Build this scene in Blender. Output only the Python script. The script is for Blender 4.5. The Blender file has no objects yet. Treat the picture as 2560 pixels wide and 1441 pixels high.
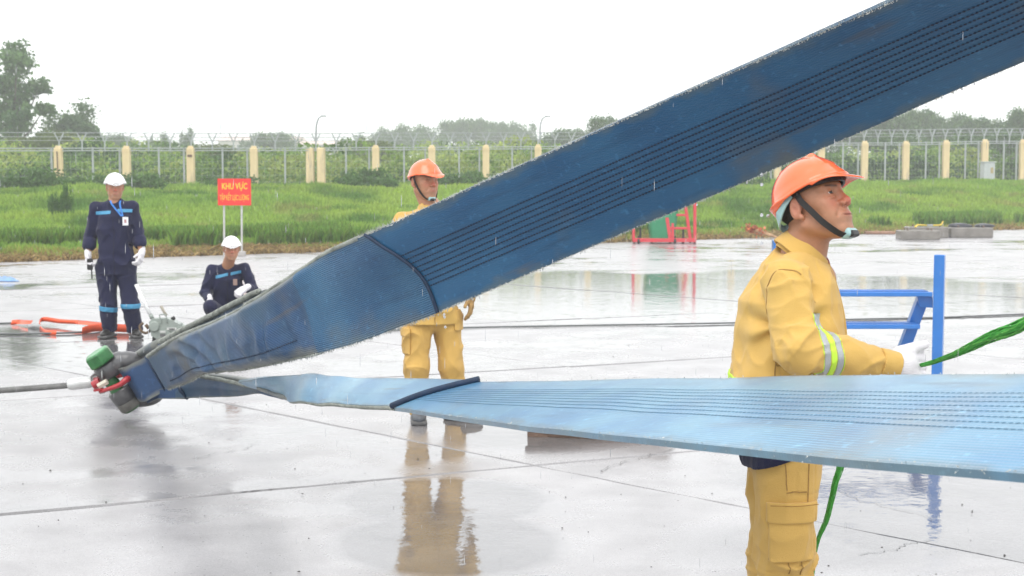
import bpy, math, random
import numpy as np
from mathutils import Vector, Matrix

# ------------------------------------------------------------ camera, sky, light
scene = bpy.context.scene
COL = scene.collection
W0, H0, FPX, HOR, CAMZ = 2560.0, 1441.0, 3555.0, 455.0, 1.63
PITCH = math.atan((H0 / 2 - HOR) / FPX)
cam_data = bpy.data.cameras.new("camera")
cam = bpy.data.objects.new("camera", cam_data); COL.objects.link(cam)
cam.location = (0, 0, CAMZ)
cam.rotation_euler = (math.radians(90) - PITCH, 0, 0)
cam_data.sensor_width = 36.0
cam_data.lens = FPX / W0 * 36.0
cam_data.clip_end = 3000
cam_data.dof.use_dof = True
cam_data.dof.focus_distance = 4.9
cam_data.dof.aperture_fstop = 9.0
scene.camera = cam

world = bpy.data.worlds.new("World"); scene.world = world; world.use_nodes = True
wn = world.node_tree.nodes; wl = world.node_tree.links; wn.clear()
wo = wn.new("ShaderNodeOutputWorld"); bg = wn.new("ShaderNodeBackground")
sky = wn.new("ShaderNodeTexSky"); sky.sky_type = 'NISHITA'; sky.sun_disc = False
SUN_EL, SUN_ROT = math.radians(62), math.radians(200)
sky.sun_elevation = SUN_EL; sky.sun_rotation = SUN_ROT
sky.air_density = 1.0; sky.dust_density = 4.0
# an unbroken layer of rain cloud in front of the clear sky
mixs = wn.new("ShaderNodeMix"); mixs.data_type = 'RGBA'
mixs.inputs[0].default_value = 0.93
tcw = wn.new("ShaderNodeTexCoord"); nzw = wn.new("ShaderNodeTexNoise")
nzw.inputs["Scale"].default_value = 1.6; nzw.inputs["Detail"].default_value = 4
rw = wn.new("ShaderNodeMapRange"); rw.inputs[1].default_value = .3; rw.inputs[2].default_value = .75
rw.inputs[3].default_value = 8.6; rw.inputs[4].default_value = 10.4
cw = wn.new("ShaderNodeCombineColor")
mulb = wn.new("ShaderNodeMath"); mulb.operation = 'MULTIPLY'; mulb.inputs[1].default_value = 1.02
mulg = wn.new("ShaderNodeMath"); mulg.operation = 'MULTIPLY'; mulg.inputs[1].default_value = 1.01
wl.new(tcw.outputs["Generated"], nzw.inputs["Vector"]); wl.new(nzw.outputs["Fac"], rw.inputs[0])
wl.new(rw.outputs[0], cw.inputs[0]); wl.new(rw.outputs[0], mulg.inputs[0]); wl.new(rw.outputs[0], mulb.inputs[0])
wl.new(mulg.outputs[0], cw.inputs[1]); wl.new(mulb.outputs[0], cw.inputs[2])
wl.new(sky.outputs[0], mixs.inputs[6]); wl.new(cw.outputs[0], mixs.inputs[7])
wl.new(mixs.outputs[2], bg.inputs[0]); wl.new(bg.outputs[0], wo.inputs[0])
bg.inputs[1].default_value = 0.12

sun_d = bpy.data.lights.new("sun", 'SUN'); sun_d.energy = 0.9; sun_d.angle = math.radians(40)
sun_d.color = (1.0, 0.97, 0.93)
sun = bpy.data.objects.new("sun", sun_d); COL.objects.link(sun)
sun.rotation_euler = (math.radians(28), 0, math.radians(-20))

scene.view_settings.view_transform = 'Standard'; scene.view_settings.look = 'None'
scene.view_settings.gamma = 1.0; scene.view_settings.use_curve_mapping = False
scene.view_settings.exposure = 0.62
scene.cycles.max_bounces = 6; scene.cycles.diffuse_bounces = 2; scene.cycles.glossy_bounces = 3
scene.cycles.transmission_bounces = 3; scene.cycles.volume_bounces = 1
scene.cycles.use_denoising = True
scene.cycles.sample_clamp_indirect = 4.0

rng = np.random.default_rng(7)
random.seed(7)

# ------------------------------------------------------------ helpers
ct, st = math.cos(PITCH), math.sin(PITCH)
def at(px, py, Y):
    """the point seen at pixel (px, py) of the photograph, at depth Y metres in front of the camera"""
    u = (px - W0 / 2) / FPX; v = (py - H0 / 2) / FPX
    k = Y / (ct - v * st)
    return np.array([u * k, Y, CAMZ + (-st - v * ct) * k])
def on_ground(px, py, z=0.0):
    u = (px - W0 / 2) / FPX; v = (py - H0 / 2) / FPX
    k = (z - CAMZ) / (-st - v * ct)
    return np.array([u * k, (ct - v * st) * k, z])

def tag(o, label=None, cat=None, group=None, kind=None):
    if label: o['label'] = label
    if cat: o['category'] = cat
    if group: o['group'] = group
    if kind: o['kind'] = kind
    return o
def empty(name, loc=(0, 0, 0), rz=0.0, label=None, cat=None, group=None):
    o = bpy.data.objects.new(name, None); COL.objects.link(o)
    o.location = loc; o.rotation_euler = (0, 0, rz); o.empty_display_size = .1
    return tag(o, label, cat, group)
def link(name, me, mat=None, parent=None, smooth=False):
    if mat is not None and not me.materials: me.materials.append(mat)
    if smooth: me.polygons.foreach_set("use_smooth", np.ones(len(me.polygons), bool))
    o = bpy.data.objects.new(name, me); COL.objects.link(o)
    if parent is not None: o.parent = parent
    return o
def np_mesh(name, V, F, n=None):
    """mesh from arrays; F is (m,3) or (m,4)"""
    V = np.asarray(V, np.float32); F = np.asarray(F, np.int32)
    me = bpy.data.meshes.new(name)
    k = F.shape[1]
    me.vertices.add(len(V)); me.vertices.foreach_set("co", V.ravel())
    me.loops.add(F.size); me.loops.foreach_set("vertex_index", F.ravel())
    me.polygons.add(len(F)); me.polygons.foreach_set("loop_start", np.arange(0, F.size, k, dtype=np.int32))
    me.update(calc_edges=True)
    return me
def add_colors(me, name, C):
    a = me.color_attributes.new(name, 'FLOAT_COLOR', 'POINT')
    C = np.asarray(C, np.float32)
    if C.shape[1] == 3: C = np.hstack([C, np.ones((len(C), 1), np.float32)])
    a.data.foreach_set("color", C.ravel())

class MB:
    """collects boxes, bars and tubes into one mesh"""
    def __init__(s): s.V = []; s.F = []; s.n = 0
    def add(s, V, F):
        s.V += [tuple(map(float, v)) for v in V]
        s.F += [tuple(i + s.n for i in f) for f in F]; s.n += len(V); return s
    def box(s, c, size, R=None, bev=0.0):
        c = np.array(c, float); h = np.array(size, float) / 2
        R = np.eye(3) if R is None else np.array(R)
        if bev <= 0:
            V = [c + R @ (h * np.array(q)) for q in [(-1,-1,-1),(1,-1,-1),(1,1,-1),(-1,1,-1),(-1,-1,1),(1,-1,1),(1,1,1),(-1,1,1)]]
            return s.add(V, [(0,3,2,1),(4,5,6,7),(0,1,5,4),(1,2,6,5),(2,3,7,6),(3,0,4,7)])
        rings = []
        b = min(bev, h.min() * .9)
        for z, ins in ((-h[2], b), (-h[2] + b, 0), (h[2] - b, 0), (h[2], b)):
            x, y = h[0] - ins, h[1] - ins; bb = b * .7
            rings.append([(-x+bb,-y,z),(x-bb,-y,z),(x,-y+bb,z),(x,y-bb,z),(x-bb,y,z),(-x+bb,y,z),(-x,y-bb,z),(-x,-y+bb,z)])
        V = [c + R @ np.array(p) for r in rings for p in r]
        F = [tuple(range(7, -1, -1)), tuple(range(24, 32))]
        for k in range(3):
            for i in range(8):
                j = (i + 1) % 8
                F.append((k*8+i, k*8+j, k*8+8+j, k*8+8+i))
        return s.add(V, F)
    def bar(s, a, b, w, h=None, up=(0, 0, 1), bev=0.0):
        a = np.array(a, float); b = np.array(b, float); d = b - a; L = np.linalg.norm(d); d /= L
        u = np.array(up, float)
        if abs(d @ u) > .98: u = np.array((0, 1.0, 0))
        x = np.cross(u, d); x /= np.linalg.norm(x); y = np.cross(d, x)
        return s.box((a + b) / 2, (w, h or w, L), np.stack([x, y, d], 1), bev)
    def tube(s, pts, r, n=10, cap=True, flat=1.0, up=(0, 0, 1)):
        pts = np.array(pts, float); m = len(pts)
        r = np.full(m, r, float) if np.isscalar(r) else np.array(r, float)
        T = np.gradient(pts, axis=0); T /= np.linalg.norm(T, axis=1, keepdims=True) + 1e-12
        u = np.array(up, float); V = []
        if abs(T[0] @ u) > .95: u = np.array((1.0, 0.2, 0))
        x = np.cross(u, T[0]); x /= np.linalg.norm(x)
        for i in range(m):
            x = x - T[i] * (x @ T[i]); x /= np.linalg.norm(x); y = np.cross(T[i], x)
            for k in range(n):
                a = 2 * math.pi * k / n
                V.append(pts[i] + r[i] * (math.cos(a) * x + math.sin(a) * y * flat))
        F = []
        for i in range(m - 1):
            for k in range(n):
                j = (k + 1) % n
                F.append((i*n+k, i*n+j, i*n+n+j, i*n+n+k))
        if cap: F += [tuple(range(n - 1, -1, -1)), tuple(range((m-1)*n, m*n))]
        return s.add(V, F)
    def cyl(s, a, b, r, r2=None, n=16): return s.tube([a, b], [r, r if r2 is None else r2], n)
    def prism(s, pts, depth_vec):
        pts = [np.array(p, float) for p in pts]; n = len(pts); d = np.array(depth_vec, float)
        V = pts + [p + d for p in pts]
        return s.add(V, [tuple(range(n)), tuple(range(2*n-1, n-1, -1))] + [((i+1)%n, i, n+i, n+(i+1)%n) for i in range(n)])
    def mesh(s, name):
        me = bpy.data.meshes.new(name); me.from_pydata(s.V, [], s.F); me.update(); return me
    def build(s, name, mat, parent=None, smooth=False):
        return link(name, s.mesh(name), mat, parent, smooth)
def auto_smooth(o, deg=35):
    me = o.data
    me.polygons.foreach_set("use_smooth", np.ones(len(me.polygons), bool))
    me.set_sharp_from_angle(angle=math.radians(deg)); return o
def catmull(P, n):
    """smooth curve through the rows of P, n samples"""
    P = np.array(P, float); m = len(P)
    Q = np.vstack([2*P[0]-P[1], P, 2*P[-1]-P[-2]])
    t = np.linspace(0, m - 1 - 1e-9, n); i = t.astype(int); f = (t - i)[:, None]
    a, b, c, d = Q[i], Q[i+1], Q[i+2], Q[i+3]
    return .5*((2*b) + (c-a)*f + (2*a-5*b+4*c-d)*f**2 + (3*b-a-3*c+d)*f**3)
def vnoise(P, seed=0, freq=1.0):
    """value noise in -1..1 at points (N,3)"""
    r = np.random.default_rng(seed); T = r.random((32, 32, 32)).astype(np.float32)*2-1
    Q = np.asarray(P) * freq; I = np.floor(Q).astype(np.int64); f = (Q - I).astype(np.float32); f = f*f*(3-2*f)
    I &= 31; J = (I + 1) & 31
    x0, y0, z0 = I.T; x1, y1, z1 = J.T; fx, fy, fz = f.T
    a = T[x0,y0,z0]*(1-fx)+T[x1,y0,z0]*fx; b = T[x0,y1,z0]*(1-fx)+T[x1,y1,z0]*fx
    c = T[x0,y0,z1]*(1-fx)+T[x1,y0,z1]*fx; d = T[x0,y1,z1]*(1-fx)+T[x1,y1,z1]*fx
    return (a*(1-fy)+b*fy)*(1-fz)+(c*(1-fy)+d*fy)*fz

# ------------------------------------------------------------ materials
MATS = {}
def nodes_of(name):
    m = bpy.data.materials.new(name); m.use_nodes = True
    nt = m.node_tree; b = nt.nodes["Principled BSDF"]; MATS[name] = m
    return m, nt, b
def mat(name, col, rough=.6, metal=0.0, noise=.15, scale=8.0, bump=0.0, bscale=60.0, spec=.5, coat=0.0, dirt=None, dirt_amt=.0, sheen=0.0, stretch=None, coat_rough=.1):
    m, nt, b = nodes_of(name); N = nt.nodes; L = nt.links
    tc = N.new("ShaderNodeTexCoord"); nz = N.new("ShaderNodeTexNoise"); nz.inputs["Scale"].default_value = scale
    nz.inputs["Detail"].default_value = 5
    src = tc.outputs["Object"]
    if stretch:
        mp = N.new("ShaderNodeMapping"); mp.inputs["Scale"].default_value = stretch
        L.new(src, mp.inputs[0]); src = mp.outputs[0]
    L.new(src, nz.inputs["Vector"])
    mr = N.new("ShaderNodeMapRange"); mr.inputs[1].default_value = .3; mr.inputs[2].default_value = .7
    mr.inputs[3].default_value = 1 - noise; mr.inputs[4].default_value = 1 + noise
    L.new(nz.outputs[0], mr.inputs[0])
    mx = N.new("ShaderNodeVectorMath"); mx.operation = 'SCALE'
    mx.inputs[0].default_value = col[:3]; L.new(mr.outputs[0], mx.inputs["Scale"])
    out = mx.outputs[0]
    if dirt is not None:
        n2 = N.new("ShaderNodeTexNoise"); n2.inputs["Scale"].default_value = scale * .6; n2.inputs["Detail"].default_value = 8
        n2.inputs["Roughness"].default_value = .65; L.new(src, n2.inputs["Vector"])
        r2 = N.new("ShaderNodeMapRange"); r2.inputs[1].default_value = .52; r2.inputs[2].default_value = .72
        r2.inputs[4].default_value = dirt_amt; L.new(n2.outputs[0], r2.inputs[0])
        mm = N.new("ShaderNodeMix"); mm.data_type = 'RGBA'; mm.inputs[7].default_value = (*dirt[:3], 1)
        L.new(r2.outputs[0], mm.inputs[0]); L.new(out, mm.inputs[6]); out = mm.outputs[2]
    L.new(out, b.inputs["Base Color"])
    b.inputs["Roughness"].default_value = rough; b.inputs["Metallic"].default_value = metal
    b.inputs["Specular IOR Level"].default_value = spec
    b.inputs["Coat Weight"].default_value = coat; b.inputs["Coat Roughness"].default_value = coat_rough
    b.inputs["Sheen Weight"].default_value = sheen
    if bump > 0:
        n3 = N.new("ShaderNodeTexNoise"); n3.inputs["Scale"].default_value = bscale; n3.inputs["Detail"].default_value = 4
        L.new(src, n3.inputs["Vector"])
        bp = N.new("ShaderNodeBump"); bp.inputs["Strength"].default_value = bump; bp.inputs["Distance"].default_value = .01
        L.new(n3.outputs[0], bp.inputs["Height"]); L.new(bp.outputs[0], b.inputs["Normal"])
    return m
def mat_attr(name, attr="tint", rough=.6, spec=.4, transl=0.0, noise=.1, scale=20, bump=0, bscale=100, coat=0):
    """base colour read from a per-vertex colour of the thing itself"""
    m, nt, b = nodes_of(name); N = nt.nodes; L = nt.links
    a = N.new("ShaderNodeVertexColor"); a.layer_name = attr
    tc = N.new("ShaderNodeTexCoord"); nz = N.new("ShaderNodeTexNoise"); nz.inputs["Scale"].default_value = scale; nz.inputs["Detail"].default_value = 4
    L.new(tc.outputs["Object"], nz.inputs["Vector"])
    mr = N.new("ShaderNodeMapRange"); mr.inputs[1].default_value = .3; mr.inputs[2].default_value = .7
    mr.inputs[3].default_value = 1 - noise; mr.inputs[4].default_value = 1 + noise; L.new(nz.outputs[0], mr.inputs[0])
    mx = N.new("ShaderNodeVectorMath"); mx.operation = 'SCALE'; L.new(a.outputs[0], mx.inputs[0]); L.new(mr.outputs[0], mx.inputs["Scale"])
    L.new(mx.outputs[0], b.inputs["Base Color"]); b.inputs["Roughness"].default_value = rough
    b.inputs["Specular IOR Level"].default_value = spec; b.inputs["Coat Weight"].default_value = coat
    if bump > 0:
        n3 = N.new("ShaderNodeTexNoise"); n3.inputs["Scale"].default_value = bscale; L.new(tc.outputs["Object"], n3.inputs["Vector"])
        bp = N.new("ShaderNodeBump"); bp.inputs["Strength"].default_value = bump; bp.inputs["Distance"].default_value = .004
        L.new(n3.outputs[0], bp.inputs["Height"]); L.new(bp.outputs[0], b.inputs["Normal"])
    if transl > 0:
        tr = N.new("ShaderNodeBsdfTranslucent"); L.new(mx.outputs[0], tr.inputs[0])
        ms = N.new("ShaderNodeMixShader"); ms.inputs[0].default_value = transl
        L.new(b.outputs[0], ms.inputs[1]); L.new(tr.outputs[0], ms.inputs[2]); L.new(ms.outputs[0], N["Material Output"].inputs[0])
    return m
# ------------------------------------------------------------ ground and wet apron
E0, E1 = on_ground(0, 655), on_ground(2560, 573)      # edge of the concrete apron
ED = (E1 - E0)[:2]; ED /= np.linalg.norm(ED); EN = np.array([-ED[1], ED[0]])
FPT = {}   # fence line: pixel x -> (top, base, depth)
fx = [-400, 148, 318, 478, 636, 790, 940, 1080, 1215, 1345, 1470, 1595, 1715, 1830, 1943, 2052, 2160, 2263, 2363, 2460, 2555, 2650, 2745]
ft = [371, 370, 370, 370, 370, 370, 368, 368, 367, 366, 365, 364, 362, 361, 360, 358, 357, 357, 355, 353, 353, 352, 351]
fb = [472, 474, 470, 487, 486, 472, 461, 460, 458, 458, 457, 457, 456, 456, 456, 456, 455, 455, 455, 454, 454, 454, 454]
def fence_depth(px): return 58 + 15 * (px / 2560.0)
FB = [at(x, 478 - 20*np.clip(x/2560, 0, 1), fence_depth(x)) for x in fx]
def terrain_z(X, Y):
    X = np.asarray(X, float); Y = np.asarray(Y, float)
    s = (X - E0[0]) * EN[0] + (Y - E0[1]) * EN[1]           # metres past the apron edge
    u = np.clip(X / np.maximum(Y, 1), -.36, .36) * FPX + 1280
    d_f = fence_depth(u)
    zf = CAMZ - (478 - 20*np.clip(u/2560, 0, 1) - 455) / FPX * d_f
    t = np.clip((Y - (d_f - 26)) / 24, 0, 1); t = t*t*(3-2*t)
    t = t * np.clip(s / 7, 0, 1)
    bump = .06 * np.sin(X*.7 + Y*.3) * np.sin(Y*.5 - X*.2)
    bump = bump * np.clip(s/2.0, 0, 1)
    return np.where(s > 0, .02 + .10*np.clip(s/1.2, 0, 1) + (zf-.12)*t + bump, -.16)
def ground_material():
    m, nt, b = nodes_of("soil"); N = nt.nodes; L = nt.links
    g = N.new("ShaderNodeNewGeometry"); nz = N.new("ShaderNodeTexNoise"); nz.inputs["Scale"].default_value = .8; nz.inputs["Detail"].default_value = 8
    L.new(g.outputs["Position"], nz.inputs["Vector"])
    cr = N.new("ShaderNodeValToRGB"); cr.color_ramp.elements[0].position = .35; cr.color_ramp.elements[1].position = .65
    cr.color_ramp.elements[0].color = (.07, .12, .022, 1); cr.color_ramp.elements[1].color = (.15, .21, .04, 1)
    L.new(nz.outputs[0], cr.inputs[0]); L.new(cr.outputs[0], b.inputs["Base Color"]); b.inputs["Roughness"].default_value = .95
    return m
def build_ground():
    ys = np.concatenate([np.linspace(-60, 20, 9), np.linspace(24, 110, 130), np.linspace(118, 800, 50)])
    xs = np.concatenate([np.linspace(-700, -60, 20), np.linspace(-55, 65, 180), np.linspace(72, 700, 20)])
    X, Y = np.meshgrid(xs, ys); Z = terrain_z(X, Y)
    V = np.stack([X, Y, Z], -1).reshape(-1, 3); nx, ny = len(xs), len(ys)
    i = np.arange(nx-1)[None] + np.arange(ny-1)[:, None]*nx; i = i.ravel()
    F = np.stack([i, i+1, i+nx+1, i+nx], 1)
    tag(link("ground", np_mesh("ground", V, F), ground_material(), smooth=True), kind='structure')
build_ground()

def apron_material():
    m, nt, b = nodes_of("wet_concrete"); N = nt.nodes; L = nt.links
    g = N.new("ShaderNodeNewGeometry"); oi = N.new("ShaderNodeObjectInfo")
    def noise(scale, det=6, vec=None, rough=.55):
        n = N.new("ShaderNodeTexNoise"); n.inputs["Scale"].default_value = scale; n.inputs["Detail"].default_value = det
        n.inputs["Roughness"].default_value = rough; L.new(vec or g.outputs["Position"], n.inputs["Vector"]); return n.outputs[0]
    def rng_(src, a, b_, c, d):
        r = N.new("ShaderNodeMapRange"); r.inputs[1].default_value = a; r.inputs[2].default_value = b_
        r.inputs[3].default_value = c; r.inputs[4].default_value = d; L.new(src, r.inputs[0]); return r.outputs[0]
    def mth(op, x, y):
        n = N.new("ShaderNodeMath"); n.operation = op
        for k, q in enumerate((x, y)):
            if isinstance(q, (int, float)): n.inputs[k].default_value = q
            else: L.new(q, n.inputs[k])
        return n.outputs[0]
    big = noise(.55, 4); mid = noise(2.2, 6); fine = noise(45, 5); speck = noise(170, 3)
    sep = N.new("ShaderNodeSeparateColor"); L.new(oi.outputs["Color"], sep.inputs[0])
    pudd = mth('ADD', mth('ADD', mth('MULTIPLY', big, .9), mth('MULTIPLY', mid, .35)), mth('MULTIPLY', sep.outputs[0], .5))
    # where water stands in hollows of the slabs: x, y, radius, depth
    for hx, hy, hr, hd in ((-.33, 7.25, .62, .6), (-.28, 6.3, .62, .6), (1.3, 6.3, .8, .25), (2.55, 7.4, 1.5, .55), (.2, 9.6, 1.2, .35), (-4.3, 14.5, 2.5, .5), (3.5, 21, 6, .6)):
        ds = N.new("ShaderNodeVectorMath"); ds.operation = 'DISTANCE'; ds.inputs[1].default_value = (hx, hy, 0); L.new(g.outputs["Position"], ds.inputs[0])
        wob = mth('ADD', ds.outputs["Value"], mth('MULTIPLY', mid, hr*.7))
        pudd = mth('ADD', pudd, rng_(wob, hr*.75, hr*1.35, hd, 0))
    wet = rng_(pudd, .72, .92, 0, 1)       # 1 = standing film of water
    # colour of the slab: grey brown concrete, darker soaked blotches, fine aggregate
    cr = N.new("ShaderNodeValToRGB"); cr.color_ramp.elements[0].position = .3; cr.color_ramp.elements[1].position = .72
    cr.color_ramp.elements[0].color = (.17, .162, .166, 1); cr.color_ramp.elements[1].color = (.31, .30, .305, 1)
    L.new(mid, cr.inputs[0])
    sc = N.new("ShaderNodeVectorMath"); sc.operation = 'SCALE'; L.new(cr.outputs[0], sc.inputs[0])
    L.new(rng_(speck, .3, .7, .7, 1.3), sc.inputs["Scale"])
    dk = N.new("ShaderNodeVectorMath"); dk.operation = 'SCALE'; L.new(sc.outputs[0], dk.inputs[0]); L.new(rng_(wet, 0, 1, 1.15, .5), dk.inputs["Scale"])
    L.new(dk.outputs[0], b.inputs["Base Color"])
    b.inputs["Roughness"].default_value = .8
    b.inputs["Specular IOR Level"].default_value = .5
    b.inputs["Coat Weight"].default_value = 1.0; b.inputs["Coat IOR"].default_value = 2.05
    L.new(mth('ADD', rng_(wet, 0, 1, .30, .015), mth('MULTIPLY', mth('SUBTRACT', 1.0, wet), rng_(fine, .3, .7, -.03, .05))), b.inputs["Coat Roughness"])
    # relief: rain-pocked film, coarse slab waviness
    h1 = noise(11, 2); h2 = noise(60, 3); h0 = noise(3.6, 3)
    hh = mth('ADD', mth('ADD', mth('MULTIPLY', h1, .0010), mth('MULTIPLY', h2, .00022)), mth('MULTIPLY', h0, .0022))
    mpp = N.new("ShaderNodeMapping"); mpp.inputs["Scale"].default_value = (1.0, 1.0, 1.0); L.new(g.outputs["Position"], mpp.inputs[0])
    vor = N.new("ShaderNodeTexVoronoi"); vor.inputs["Scale"].default_value = 5.0; L.new(mpp.outputs[0], vor.inputs["Vector"])
    ring = mth('MULTIPLY', mth('SINE', mth('MULTIPLY', vor.outputs["Distance"], 170.0), 0.0), .00010)
    fade = rng_(vor.outputs["Distance"], .05, .35, 1, 0)
    hh = mth('ADD', hh, mth('MULTIPLY', ring, fade))
    bp = N.new("ShaderNodeBump"); bp.inputs["Strength"].default_value = 1.0; bp.inputs["Distance"].default_value = 1.0
    L.new(hh, bp.inputs["Height"]); L.new(bp.outputs[0], b.inputs["Coat Normal"])
    b2 = N.new("ShaderNodeBump"); b2.inputs["Strength"].default_value = .6; b2.inputs["Distance"].default_value = .004
    L.new(fine, b2.inputs["Height"]); L.new(b2.outputs[0], b.inputs["Normal"])
    return m
M_APRON = apron_material()
M_JOINT = mat("joint_filler", (.05, .048, .045), rough=.35, coat=.6, coat_rough=.2, noise=.3)
def build_apron():
    # base sheet below the slabs, cut at the grass edge
    far = 6.0
    a = E0[:2] - ED*60 + EN*.3; b_ = E1[:2] + ED*60 + EN*.3
    base = np_mesh("apron", [(a[0], a[1], -.02), (-60, -20, -.02), (90, -20, -.02), (b_[0], b_[1], -.02)], [(0, 1, 2, 3)])
    root = tag(link("apron", base, M_JOINT), kind='structure')
    dA = np.array([.70, -.715]); dA /= np.linalg.norm(dA)
    dB = np.array([.91, .415]); dB /= np.linalg.norm(dB)
    LA, LB = 4.1, 3.55                       # slab edge lengths along A and B
    nA = np.array([-dA[1], dA[0]]); nB = np.array([-dB[1], dB[0]])
    # joints of set A: n.p = 5.755 ; of set B: n.p = 7.31
    M = np.stack([nA, nB]); org = np.linalg.solve(M, [(5.755 if nA @ [0, 8.0] > 0 else -5.755), 7.31])
    gap = .013
    r = np.random.default_rng(5); cnt = 0; wet_by = {}
    for i in range(-14, 16):
        for j in range(-14, 16):
            c = [org + dA*LA*(i+p) + dB*LB*(j+q) for p, q in ((0,0),(1,0),(1,1),(0,1))]
            # clip against the grass edge and against what the lens can see
            C = np.array(c); s = (C - E0[:2]) @ EN
            if s.min() > -.02: continue
            vis = any(p[1] > 2.5 and abs(p[0]/p[1]) < .50 for p in C) or (C[:,1].min() < 4 < C[:,1].max())
            if not vis or C[:, 1].max() < 2.5: continue
            ctr = C.mean(0); poly = [p + (ctr-p)*gap/1.8 for p in C]
            out = []
            for k in range(4):
                p, q = poly[k], poly[(k+1) % 4]; sp, sq = (p-E0[:2])@EN, (q-E0[:2])@EN
                if sp <= 0: out.append(p)
                if (sp <= 0) != (sq <= 0): out.append(p + (q-p)*sp/(sp-sq))
            if len(out) < 3: continue
            dense = []
            for k in range(len(out)):
                p, q = out[k], out[(k+1) % len(out)]; L_ = np.linalg.norm(q-p); n_ = max(1, int(L_/.22))
                t_ = np.array([-(q-p)[1], (q-p)[0]])/max(L_, 1e-6)
                for w in range(n_): dense.append(p + (q-p)*w/n_ + t_*r.uniform(-.008, .008)*(w > 0))
            tilt = r.normal(0, .0012, 2); o_ = np.array([ctr[0], ctr[1], 0.0])
            zt = [float((p-ctr) @ tilt) + 0.0 for p in dense]
            n = len(dense)
            V = [(p[0]-o_[0], p[1]-o_[1], z) for p, z in zip(dense, zt)]
            V += [((p[0]-o_[0])*1.004, (p[1]-o_[1])*1.004, z-.012) for p, z in zip(dense, zt)]
            F = [tuple(range(n))] + [(k, n+k, n+(k+1) % n, (k+1) % n) for k in range(n)]
            area = sum(V[k][0]*V[(k+1)%n][1]-V[(k+1)%n][0]*V[k][1] for k in range(n))
            if area < 0: F = [tuple(reversed(f)) for f in F]
            me = bpy.data.meshes.new("slab"); me.from_pydata(V, [], F); me.update()
            o = link("slab", me, M_APRON, root); o.location = o_
            w = r.uniform(.0, .35)
            o.color = (w, w, w, 1); wet_by[(i, j)] = o; cnt += 1
    # the slab nearest the camera stands under water; the one behind it is only damp
    for (i, j), o in wet_by.items():
        p = np.array(o.location[:2])
        if p[1] < 7.3: o.color = (.12,)*3 + (1,)
    # hairline cracks wandering over the slabs
    for k, (a, b_) in enumerate((((1420,905),(1700,940)), ((1500,1180),(1690,1120)), ((60,900),(330,925)), ((2060,1215),(2330,1300)), ((800,1222),(960,1205)), ((1350,730),(1560,718)), ((40,1010),(180,990)),
                                ((2100,640),(2420,655)), ((1250,700),(1500,690)), ((480,1150),(640,1110)), ((2150,1390),(2330,1350)))):
        p, q = on_ground(*a), on_ground(*b_); n = 26; V = []; d = q-p; w = np.array([-d[1], d[0], 0])/np.linalg.norm(d); o_ = 0
        for i in range(n):
            o_ += r.normal(0, .018); c = p + d*i/(n-1) + w*o_*math.sin(math.pi*i/(n-1)); t = r.uniform(.0006, .0022)*(1+.08*c[1]); V += [c-w*t+[0,0,.006], c+w*t+[0,0,.006]]
        link("crack", np_mesh("crack", V, [(2*i, 2*i+2, 2*i+3, 2*i+1) for i in range(n-1)]), M_JOINT, root)
    return wet_by
SLABS = build_apron()

# ------------------------------------------------------------ grass
def blades(name, n, region, h, w, colors, seed, mat_, kind='stuff', lean=.35, zfun=terrain_z, per=1):
    r = np.random.default_rng(seed); X, Y = region(r, n); n = len(X)
    Z = zfun(X, Y)
    hh = h(X, Y, r); a = r.uniform(0, 2*np.pi, n); ww = w * r.uniform(.6, 1.4, n) * (.6 + .4*hh/np.maximum(hh.mean(), .01))
    dx, dy = np.cos(a)*ww/2, np.sin(a)*ww/2; la = r.uniform(0, 2*np.pi, n); ll = hh*lean*r.uniform(.1, 1.6, n)
    B1 = np.stack([X-dx, Y-dy, Z-.02], 1); B2 = np.stack([X+dx, Y+dy, Z-.02], 1)
    m1 = np.stack([X-dx*.8+np.cos(la)*ll*.35, Y-dy*.8+np.sin(la)*ll*.35, Z+hh*.6], 1); m2 = m1 + np.stack([dx*1.6, dy*1.6, 0*dx], 1)
    T = np.stack([X+np.cos(la)*ll, Y+np.sin(la)*ll, Z+hh], 1)
    V = np.stack([B1, B2, m2, m1, T], 1).reshape(-1, 3)
    k = np.arange(n)*5
    F = np.concatenate([np.stack([k, k+1, k+2], 1), np.stack([k, k+2, k+3], 1), np.stack([k+3, k+2, k+4], 1)])
    me = np_mesh(name, V, F); C = colors(X, Y, r)
    add_colors(me, "tint", np.repeat(C, 5, 0))
    return tag(link(name, me, mat_), kind=kind)
M_GRASS = mat_attr("grass_blade", rough=.55, transl=.42, noise=.0, spec=.25)
def edge_dist(X, Y): return (X-E0[0])*EN[0] + (Y-E0[1])*EN[1]
def field(dmin, dmax, pw=1.0):
    def f(r, n):
        u = r.uniform(-.40, .40, n*2); 
        # depth along the view ray between apron edge and fence
        den = (EN[1] + u*EN[0]); Ye = (E0[:2] @ EN)/den
        Yf = fence_depth(u*FPX+1280)
        t = dmin + (dmax-dmin)*r.random(n*2)**pw
        Y = Ye + (Yf-Ye)*t; X = u*Y
        ok = (edge_dist(X, Y) > -.05)
        return X[ok][:n], Y[ok][:n]
    return f
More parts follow.
